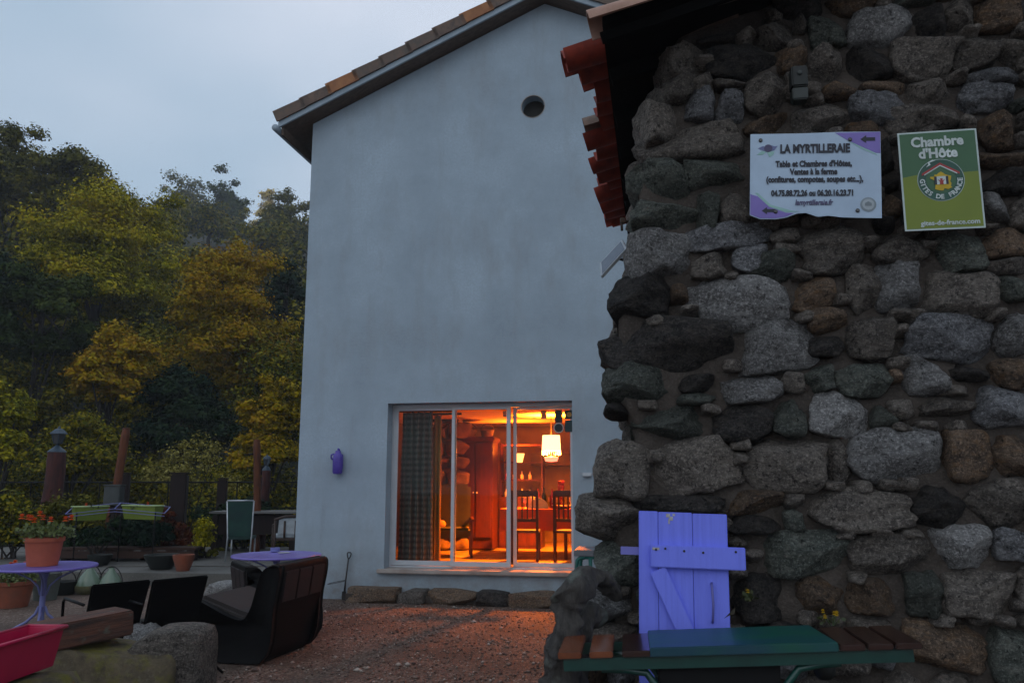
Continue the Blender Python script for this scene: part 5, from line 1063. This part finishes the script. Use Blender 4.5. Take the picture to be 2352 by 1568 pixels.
# lime planters in a violet stand
mat('lime_plastic', (.16, .22, .026), .4, (.13, .18, .02), 6, coat=.1); mat('lime_rim', (.34, .44, .18), .4)
pz = at(260, 1168, 14.9)
stand = empty('planter_stand', (pz.x, pz.y, SL), 0, 'thin violet metal rack carrying two lime planters', 'rack'); zl_ = pz.z - SL
m = MB(); c0 = Vector((0, 0, zl_ - .06))
Lp, Rp, Mp = at(150, 1180, 14.4) - stand.location, at(378, 1178, 14.4) - stand.location, at(263, 1168, 14.95) - stand.location
for off in (0, -.05): m.tube([Lp + Vector((0, 0, off)), Mp + Vector((0, -.0, off)), Rp + Vector((0, 0, off))], .006, 6)
back = Vector((0, .22, .10)); m.tube([Lp + back, Mp + back, Rp + back], .006, 6); m.tube([Lp, Lp + back], .01, 6); m.tube([Rp, Rp + back], .01, 6); m.tube([Mp, Mp + back], .01, 6); m.build('rack_bars', 'violet_leg', stand, smooth=True)
for p in (Lp * .8 + Mp * .2, Rp * .8 + Mp * .2, Mp + back): MB().tube([p + Vector((0, .05, 0)), Vector((p.x, p.y + .05, 0))], .012, 6).build('leg', 'black_metal', stand, smooth=True)
for (xa, xb, ya, yb, Ya, Yb, lab) in ((172, 251, 1168, 1158, 14.55, 14.95, 'left lime green planter box in the violet rack'), (280, 356, 1157, 1165, 14.95, 14.55, 'right lime green planter box in the violet rack')):
    A2, B2 = at(xa, ya, Ya), at(xb, yb, Yb); ax_l = (B2 - A2); LL = ax_l.length; ax_l.z = 0; ax_l.normalize(); ax_w = Vector((-ax_l.y, ax_l.x, 0))
    t = empty('lime_planter', (A2.x, A2.y, (A2.z + B2.z) / 2 - .24), 0, lab, 'planter', 'lime planters'); tub(MB(), LL, .2, .24, .035).build('trough', 'lime_plastic', t, bevel=.006)
    m = MB(); cs = [Vector((0, 0, .24)), ax_l * LL + Vector((0, 0, .24)), ax_l * LL + ax_w * .2 + Vector((0, 0, .24)), ax_w * .2 + Vector((0, 0, .24))]
    for i in range(4): m.tube([cs[i], cs[(i + 1) % 4]], .014, 6)
    m.build('rim', 'lime_rim', t, smooth=True); MB().add([ax_l * .04 + ax_w * .04 + Vector((0, 0, .19)), ax_l * (LL - .04) + ax_w * .04 + Vector((0, 0, .19)), ax_l * (LL - .04) + ax_w * .16 + Vector((0, 0, .19)), ax_l * .04 + ax_w * .16 + Vector((0, 0, .19))], [(0, 1, 2, 3)]).build('soil', 'soil', t)
    pl_ = empty('plant', ax_l * LL * .5 + ax_w * .1 + Vector((0, 0, .18))); pl_.parent = t; tuft('', None, None, .2, .10, 50, 1, int(xa), 'leaf_dark', 'petal_orange', fl=.035, leafs=.05, parent=pl_)
# long timber trough bench
mat('bench_wood', (.05, .022, .013), .9, (.025, .013, .010), 4, stretch=(.6, 4, 4), bs=.5)
a, b_ = at(132, 1262, 15.3), at(452, 1258, 15.3)
bn = empty('timber_bench', ((a.x + b_.x) / 2, 15.3, SL), 0, 'long low brown timber bench across the terrace', 'bench'); L2 = b_.x - a.x
for k in range(3): MB().box((0, .0 + k * .14, a.z - SL + .02), (L2, .13, .05)).build('plank', 'bench_wood', bn, bevel=.006)
MB().box((0, -.07, a.z - SL - .08), (L2 - .02, .03, .13)).build('apron', 'bench_wood', bn, bevel=.005)
for x in (-.45, -.15, .15, .45): MB().box((x * L2, .14, (a.z - SL) / 2), (.09, .3, a.z - SL - .01)).build('leg', 'post_wood', bn)
# pots and bowls near the bench
def bowl(x, y, r, h, lab, m_): c = on(x, y, SL); t = empty('planter_bowl', (c.x, c.y, SL), 0, lab, 'planter'); MB().lathe([(0, 0), (r * .6, 0), (r, h * .8), (r * 1.03, h), (r * .92, h), (r * .85, h * .85), (0, h * .85)], 20).build('bowl', m_, t, smooth=R(40)); MB().lathe([(0, 0), (r * .9, 0), (0, .01)], 20, (0, 0, h * .86)).build('soil', 'soil', t)
bowl(370, 1306, .28, .24, 'wide dark bowl planter at the terrace edge', 'lamp_dark'); bowl(420, 1310, .17, .26, 'brown terracotta pot beside the wide dark bowl', 'terracotta_dark'); bowl(228, 1300, .20, .2, 'dark low pot under the timber bench', 'lamp_dark')
# wooden table, chairs by the house corner
mat('grey_wood', (.16, .155, .15), .7, (.11, .105, .10), 4, stretch=(.6, 4, 4)); mat('chair_green', (.004, .05, .035), .6, (.003, .03, .03), 5); mat('chair_brown', (.06, .032, .022), .6, (.04, .024, .018), 6); mat('cushion_white', (.55, .60, .64), .85)
a, b_ = at(490, 1174, 16.9), at(690, 1176, 16.9); wt = empty('terrace_table', ((a.x + b_.x) / 2, 17.1, SL), 0, 'long grey topped wooden table on the terrace', 'table'); L3 = b_.x - a.x
for k in range(5): MB().box((0, -.36 + k * .18, a.z - SL - .015), (L3, .172, .04)).build('plank', 'grey_wood', wt, bevel=.005)
for x in (-.44, .44):
    for y in (-.33, .33): MB().box((x * L3, y, (a.z - SL) / 2 - .03), (.1, .1, a.z - SL - .06)).build('leg', 'post_wood', wt)
MB().box((0, -.30, a.z - SL - .25), (L3 * .86, .03, .40)).build('apron', 'post_wood', wt)
c = on(552, 1288, SL); gc = empty('green_chair', (c.x, c.y, SL), R(8), 'dark green high backed garden chair seen from behind', 'chair'); hz = at(552, 1149, c.y).z - SL
MB().prism([[(-.21, .45), (.21, .45), (.235, hz), (-.235, hz)]], 0, .03, lambda p, r_, d: (p, -.2 - (r_ - .45) * .12 - d, r_)).build('backrest', 'chair_green', gc, bevel=.01); MB().box((0, .02, .43), (.46, .46, .05)).build('seat', 'chair_green', gc, bevel=.012)
for s_ in (-1, 1):
    MB().tube([(s_ * .21, -.32, 0), (s_ * .21, -.21, .45), (s_ * .235, -.29, hz)], .016, 8).build('leg', 'alu', gc, smooth=True); MB().tube([(s_ * .21, .2, 0), (s_ * .21, .2, .43)], .016, 8).build('leg', 'alu', gc, smooth=True)
MB().tube([(-.235, -.30, hz + .005), (.235, -.30, hz + .005)], .016, 8).build('top_bar', 'alu', gc, smooth=True)
c = on(648, 1286, SL); wc = empty('wooden_armchair', (c.x + .1, c.y, SL), R(200), 'brown wooden armchair with white cushion at the house corner', 'armchair'); hz = at(640, 1184, c.y).z - SL
MB().box((0, 0, .40), (.54, .5, .05)).build('seat', 'chair_brown', wc, bevel=.01); MB().box((0, 0, .455), (.5, .46, .06)).build('seat_cushion', 'cushion_white', wc, bevel=.02); MB().prism([[(-.22, .48), (.22, .48), (.2, .78), (-.2, .78)]], 0, .05, lambda p, r_, d: (p, .2 + d, r_)).build('back_cushion', 'cushion_white', wc, bevel=.015)
for s_ in (-1, 1):
    MB().tube([(s_ * .27, .26, 0), (s_ * .27, .26, hz - .05)], .022, 8).build('leg', 'chair_brown', wc, smooth=True); MB().tube([(s_ * .27, -.24, 0), (s_ * .27, -.24, .62)], .022, 8).build('leg', 'chair_brown', wc, smooth=True); MB().tube([(s_ * .27, -.26, .63), (s_ * .28, 0, .65), (s_ * .27, .26, .66)], .024, 8).build('armrest', 'chair_brown', wc, smooth=True)
    MB().tube([(s_ * .10, .26, .42), (s_ * .10, .26, hz - .08)], .02, 8).build('back_slat', 'chair_brown', wc, smooth=True)
MB().tube([(-.29, .26, hz - .06), (-.1, .27, hz - .0), (.1, .27, hz - .0), (.29, .26, hz - .06)], .025, 8).build('top_rail', 'chair_brown', wc, smooth=True)

# ------------------------------------------------------------------ foliage
def leaf_mat(name, cols, var=.5, nscale=.35):
    m, nt, b = base_mat(name); g = nt.nodes.new('ShaderNodeNewGeometry'); r = nt.nodes.new('ShaderNodeValToRGB'); e = r.color_ramp.elements
    e[0].color = (*cols[0], 1); e[1].color = (*cols[-1], 1)
    for i, c in enumerate(cols[1:-1]): x = e.new((i + 1) / (len(cols) - 1)); x.color = (*c, 1)
    n = nnoise(nt, g.outputs['Position'], nscale, 3, .5, .3, .7); mx = nt.nodes.new('ShaderNodeMix'); mx.inputs[0].default_value = var
    nt.links.new(n, mx.inputs[2]); nt.links.new(g.outputs['Random Per Island'], mx.inputs[3]); nt.links.new(mx.outputs[0], r.inputs['Fac'])
    nt.links.new(r.outputs['Color'], b.inputs['Base Color']); b.inputs['Roughness'].default_value = .7; b.inputs['Specular IOR Level'].default_value = .04
    b.inputs['Subsurface Weight'].default_value = 0; MATS[name] = m; return m
leaf_mat('fol_green', [(0.0083, 0.0198, 0.0066), (0.0289, 0.0454, 0.0083), (0.0825, 0.0949, 0.0116)])
leaf_mat('fol_dark', [(.003, .010, .008), (.008, .022, .012), (.03, .045, .014)])
leaf_mat('fol_yellowgreen', [(0.0289, 0.0413, 0.0042), (0.1568, 0.1568, 0.0066), (0.3630, 0.2970, 0.0099), (0.2640, 0.1568, 0.0083)])
leaf_mat('fol_orange', [(0.0297, 0.0330, 0.0040), (0.1386, 0.1155, 0.0046), (0.3036, 0.2112, 0.0053), (0.3036, 0.1551, 0.0066), (0.1056, 0.0660, 0.0059)])
leaf_mat('fol_gold', [(0.2750, 0.2125, 0.0625), (0.6250, 0.4625, 0.1125), (0.5000, 0.3125, 0.0625)])
leaf_mat('fol_olive', [(0.0198, 0.0281, 0.0066), (0.0825, 0.0825, 0.0099), (0.2063, 0.1650, 0.0165)])
leaf_mat('fol_mixed', [(0.0040, 0.0092, 0.0053), (0.0231, 0.0343, 0.0066), (0.0924, 0.0957, 0.0073), (0.2244, 0.1782, 0.0086), (0.0396, 0.0462, 0.0066)], .6, .12)
leaf_mat('fol_pale', [(0.0330, 0.0330, 0.0079), (0.1188, 0.1056, 0.0198), (0.3036, 0.2640, 0.0726), (0.0924, 0.0528, 0.0198)])
leaf_mat('fol_russet', [(.04, .010, .010), (.08, .020, .010), (.13, .06, .012)])
mat('tree_bark', (.028, .022, .018), .9, (.016, .013, .011), 3)
def leaves(c, rx, rz, n, leaf, g, clumps=34, flat_=.75, hollow=.55, cr=.30):
    """leaf quads in clumps spread through an uneven crown; returns verts (n*4,3) and clump centres"""
    d = g.normal(size=(clumps, 3)); d /= np.linalg.norm(d, axis=1)[:, None]; rad = hollow + (1 - hollow) * g.random(clumps) ** .6
    rad *= g.uniform(.8, 1.1, clumps); low = d[:, 2] < -.55; d[low, 2] *= .5
    C_ = d * rad[:, None] * np.array([rx, rx, rz]); C_[::6, :2] *= .45; cs = g.uniform(.6, 1.25, clumps) * cr * min(rx, rz)
    w = cs ** 2; k = g.choice(clumps, n, p=w / w.sum()); o = g.normal(size=(n, 3)); o /= np.linalg.norm(o, axis=1)[:, None]; o *= (g.random(n) ** .45 * g.choice([.8, 1, 1.35], n))[:, None]
    o[:, 2] *= flat_; o[:, 2] = np.where(o[:, 2] < -.3, o[:, 2] * .5, o[:, 2])
    P = C_[k] + o * cs[k][:, None]
    nn = o / (np.linalg.norm(o, axis=1)[:, None] + 1e-6) * .8 + np.array([0, 0, .55]) + g.normal(size=(n, 3)) * .42; a = np.cross(nn, g.normal(size=(n, 3))); a /= np.linalg.norm(a, axis=1)[:, None]; b = np.cross(nn, a); b /= np.linalg.norm(b, axis=1)[:, None]
    s = leaf * g.uniform(.55, 1.3, n)[:, None]; V = np.stack([P - a * s * .5, P + b * s * .3, P + a * s * .5, P - b * s * .3], 1) + np.array(c)
    return V.reshape(-1, 3), C_ + np.array(c)
def quads(nv): return np.arange(nv).reshape(-1, 4)
def trunk_mb(m, base, top, r, centres, g, nb=14):
    base, top = Vector(base), Vector(top); k = [base, base.lerp(top, .4) + Vector((g.normal() * r, g.normal() * r, 0)), base.lerp(top, .75) + Vector((g.normal() * r * 1.5, g.normal() * r, 0)), top]
    m.tube(k, [r * 1.25, r, r * .7, r * .3], 7)
    for i in range(min(nb, len(centres))):
        c = Vector(centres[i]); f = g.uniform(.4, .95); s = base.lerp(top, f); m.tube([s, s.lerp(c, .5) + Vector((0, 0, r * .8)), c], [r * .45 * (1.1 - f * .5), r * .25, r * .07], 5)
def tree(name, label, px, ptop, pbot, pw, Y, pal, n, leaf, seed, cat='tree', group=None, hollow=.5, clumps=34, nb=14, cr=.30, lone=False):
    """crown spans picture heights ptop..pbot and width pw at distance Y"""
    g = np.random.default_rng(seed); top = at(px, ptop, Y); bot = at(px, pbot, Y); rz = (top.z - bot.z) / 2; rx = pw / FPX * Y / 2 * 1.0
    c = Vector((top.x, Y, (top.z + bot.z) / 2)); gz = min(hill_z(c.x, Y) - .2, bot.z - .3) if Y > 20.5 else 0
    t = empty(name, (c.x, c.y, gz), 0, label, cat, group); cl = (0, 0, c.z - gz)
    V, C_ = leaves(cl, rx * .95, rz * .95, n, leaf, g, clumps, hollow=hollow, cr=cr); mesh_np('crown', V, quads(len(V)), MATS[pal], t)
    m = MB(); trunk_mb(m, (0, 0, 0), (0, 0, cl[2] + rz * .55), .10 + .028 * rx, C_, g, nb); m.build('trunk', 'tree_bark', t, smooth=True, fixn=False); return t
GR = 'trees on the hillside'
tree('broadleaf_tree', 'olive skyline tree rising at the far left of the hillside', 40, 268, 560, 280, 50, 'fol_olive', 26000, .24, 1, group=GR, clumps=80, cr=.24, hollow=.3)
tree('broadleaf_tree', 'green skyline tree right of the leftmost olive skyline tree', 175, 330, 560, 210, 50, 'fol_olive', 20000, .24, 2, group=GR, clumps=64, cr=.26, hollow=.3)
tree('broadleaf_tree', 'big rounded yellow green tree in the upper middle of the hillside', 250, 405, 830, 430, 37, 'fol_yellowgreen', 76000, .15, 3, group=GR, clumps=130, cr=.24, hollow=.2)
tree('broadleaf_tree', 'large orange autumn tree nearest the white house', 520, 530, 1060, 370, 33, 'fol_orange', 76000, .135, 4, group=GR, clumps=130, cr=.24, hollow=.2)
tree('broadleaf_tree', 'dark rounded skyline tree standing alone left of the mist gap', 525, 374, 640, 125, 150, 'fol_green', 16000, .55, 5, group=GR, hollow=.1, clumps=70, cr=.34)
tree('broadleaf_tree', 'feathery thin skyline tree left of the dark rounded one', 428, 395, 600, 160, 165, 'fol_olive', 9000, .6, 6, group=GR, hollow=.12, clumps=70, cr=.28)
tree('broadleaf_tree', 'sparse dark tree at the house roof edge', 672, 398, 660, 130, 110, 'fol_olive', 10000, .4, 7, group=GR, hollow=.12, clumps=70, cr=.3)
tree('broadleaf_tree', 'small golden misty tree beside the house edge', 617, 420, 620, 76, 190, 'fol_gold', 6000, .65, 8, group=GR, hollow=.1, clumps=50, cr=.36)
tree('broadleaf_tree', 'dark green tree between the orange tree and the house', 665, 555, 1000, 150, 42, 'fol_dark', 12000, .28, 9, group=GR)
tree('broadleaf_tree', 'yellow brown tree in the centre of the slope', 265, 725, 985, 190, 28, 'fol_orange', 22000, .14, 10, group=GR, clumps=70, cr=.28, hollow=.2)
tree('broadleaf_tree', 'yellow leaved tree at the lower left edge', 20, 850, 1130, 150, 24, 'fol_yellowgreen', 20000, .12, 11, group=GR, clumps=70, cr=.28, hollow=.2)
tree('broadleaf_tree', 'low orange yellow tree beside the lower house corner', 630, 860, 1150, 180, 25, 'fol_orange', 24000, .115, 12, group=GR, clumps=74, cr=.28, hollow=.2)
tree('broadleaf_tree', 'dark green tree behind the lantern posts', 420, 820, 1120, 260, 29, 'fol_dark', 24000, .16, 13, group=GR, clumps=44)
tree('broadleaf_tree', 'green tree on the left of the slope below the yellow green tree', 110, 600, 900, 280, 31, 'fol_green', 30000, .16, 14, group=GR, clumps=50, cr=.24)
tree('broadleaf_tree', 'tall dark tree at the left picture edge', -30, 520, 1000, 220, 34, 'fol_dark', 24000, .19, 15, group=GR, clumps=44)
tree('broadleaf_tree', 'yellow green tree low on the slope left of centre', 180, 930, 1150, 230, 24.5, 'fol_mixed', 24000, .115, 16, group=GR, clumps=74, cr=.28, hollow=.2)
# shrubs by the terrace
def shrub(label, px, ptop, pbot, pw, Y, pal, n, leaf, seed, name='shrub', z0=SL):
    g = np.random.default_rng(seed); top = at(px, ptop, Y); bot = at(px, pbot, Y); rz = (top.z - bot.z) / 2; rx = pw / FPX * Y / 2
    base_z = z0 if Y < 18.4 else min(bot.z - .1, 0); t = empty(name, (top.x, Y, base_z), 0, label, 'shrub'); cz = (top.z + bot.z) / 2 - base_z
    V, C_ = leaves((0, 0, cz), rx, rz, n, leaf, g, 20, hollow=.3, cr=.42); V[:, 2] = np.maximum(V[:, 2], .01); mesh_np('leaves', V, quads(len(V)), MATS[pal], t)
    m = MB()
    for i in range(9): c = Vector(C_[i]); m.tube([(g.normal() * .05, g.normal() * .05, 0), c * .5 + Vector((0, 0, .05)), c], [.018, .012, .004], 5)
    m.build('stems', 'tree_bark', t, fixn=False)
shrub('pale yellow leaved shrub beyond the railing', 440, 1000, 1150, 230, 19.6, 'fol_pale', 4200, .075, 31); shrub('russet red shrub around the thick middle post', 405, 1150, 1290, 85, 15.9, 'fol_russet', 2600, .07, 32)
shrub('lime green shrub between the thick post and the green chair', 465, 1192, 1262, 70, 15.9, 'fol_yellowgreen', 2200, .06, 33); shrub('dark hedge plant behind the bench, left of the russet shrub', 290, 1190, 1290, 210, 16.3, 'fol_dark', 8000, .09, 34)
shrub('dark russet hedge plant behind the grey topped table', 560, 1130, 1275, 200, 17.9, 'fol_dark', 4200, .09, 35); shrub('brown green shrub beside the left lantern post', 180, 1120, 1270, 130, 16.2, 'fol_olive', 3000, .08, 36)
shrub('olive shrub at the far left end of the terrace', 40, 1120, 1290, 190, 15.8, 'fol_mixed', 4500, .09, 37); shrub('dark trailing shrub under the lime planters', 230, 1210, 1262, 120, 15.0, 'fol_dark', 1800, .07, 38)
shrub('dense dark hedge plant behind the left end of the bench', 170, 1195, 1275, 130, 15.8, 'fol_dark', 3600, .09, 41); shrub('dark hedge plant behind the lime planters', 340, 1185, 1265, 130, 15.6, 'fol_dark', 3600, .09, 42)
shrub('small green shrub beside the green chair legs', 480, 1255, 1282, 60, 15.9, 'fol_olive', 900, .06, 39)
# the wood: everything that reads as one mass
g = np.random.default_rng(99); VV = []; tm = MB()
def mass(x, y, h, rx, n, leaf):
    z = hill_z(x, y) - .3; V, C_ = leaves((x, y, z + h * .58), rx, h * .45, n, leaf, g, 30, hollow=.15, cr=.5); VV.append(V); trunk_mb(tm, (x, y, z), (x, y, z + h * .8), .12 + .02 * rx, C_, g, 5)
for y, step, n, leaf, h0 in ((26, 3.2, 12000, .125, 5), (33, 3.8, 10000, .16, 7), (41, 4.6, 3200, .36, 8), (50, 5.4, 2600, .42, 9), (60, 6.2, 2600, .44, 9), (71, 6.5, 2400, .48, 8)):
    x0 = -.72 * y - 6; x = x0
    while x < -.10 * y:
        h = h0 * g.uniform(.75, 1.2); px_ = 1176 + FPX * x / y
        if y >= 41 and px_ > 230: h *= .6
        mass(x + g.uniform(-1, 1), y + g.uniform(-2, 2), h, step * .62 * g.uniform(.85, 1.25), n, leaf); x += step * g.uniform(.62, .95)
for y, step in ((84, 8), (104, 9), (130, 11), (165, 12), (205, 14), (250, 16)):
    x = -.72 * y
    while x < 0: mass(x + g.uniform(-2, 2), y + g.uniform(-4, 4), g.uniform(8, 11) * (.6 if y < 140 else .75), step * .6, 2200, .5 * max(1, y / 110)); x += step
V = np.concatenate(VV); wood = mesh_np('woodland', V, quads(len(V)), MATS['fol_mixed']); props(wood, 'dense dark green and yellow wood covering the hillside', 'wood', kind='stuff')
tk = tm.build('trunks', 'tree_bark', wood, smooth=True, fixn=False); props(tk, kind='stuff')

# ------------------------------------------------------------------ misty air
mm = bpy.data.materials.new('mist'); mm.use_nodes = True; nt = mm.node_tree
for n_ in list(nt.nodes): nt.nodes.remove(n_)
o_ = nt.nodes.new('ShaderNodeOutputMaterial'); pv = nt.nodes.new('ShaderNodeVolumePrincipled'); pv.inputs['Density'].default_value = .0008; pv.inputs['Color'].default_value = (.86, .92, 1, 1); nt.links.new(pv.outputs[0], o_.inputs['Volume'])
hz_top = 118
hb_ = MB().box((0, 110, (hz_top - 4) / 2), (900, 400, hz_top + 4)); ho = hb_.build('haze', mm); props(ho, 'thin bluish evening mist over the valley', 'haze', kind='stuff')
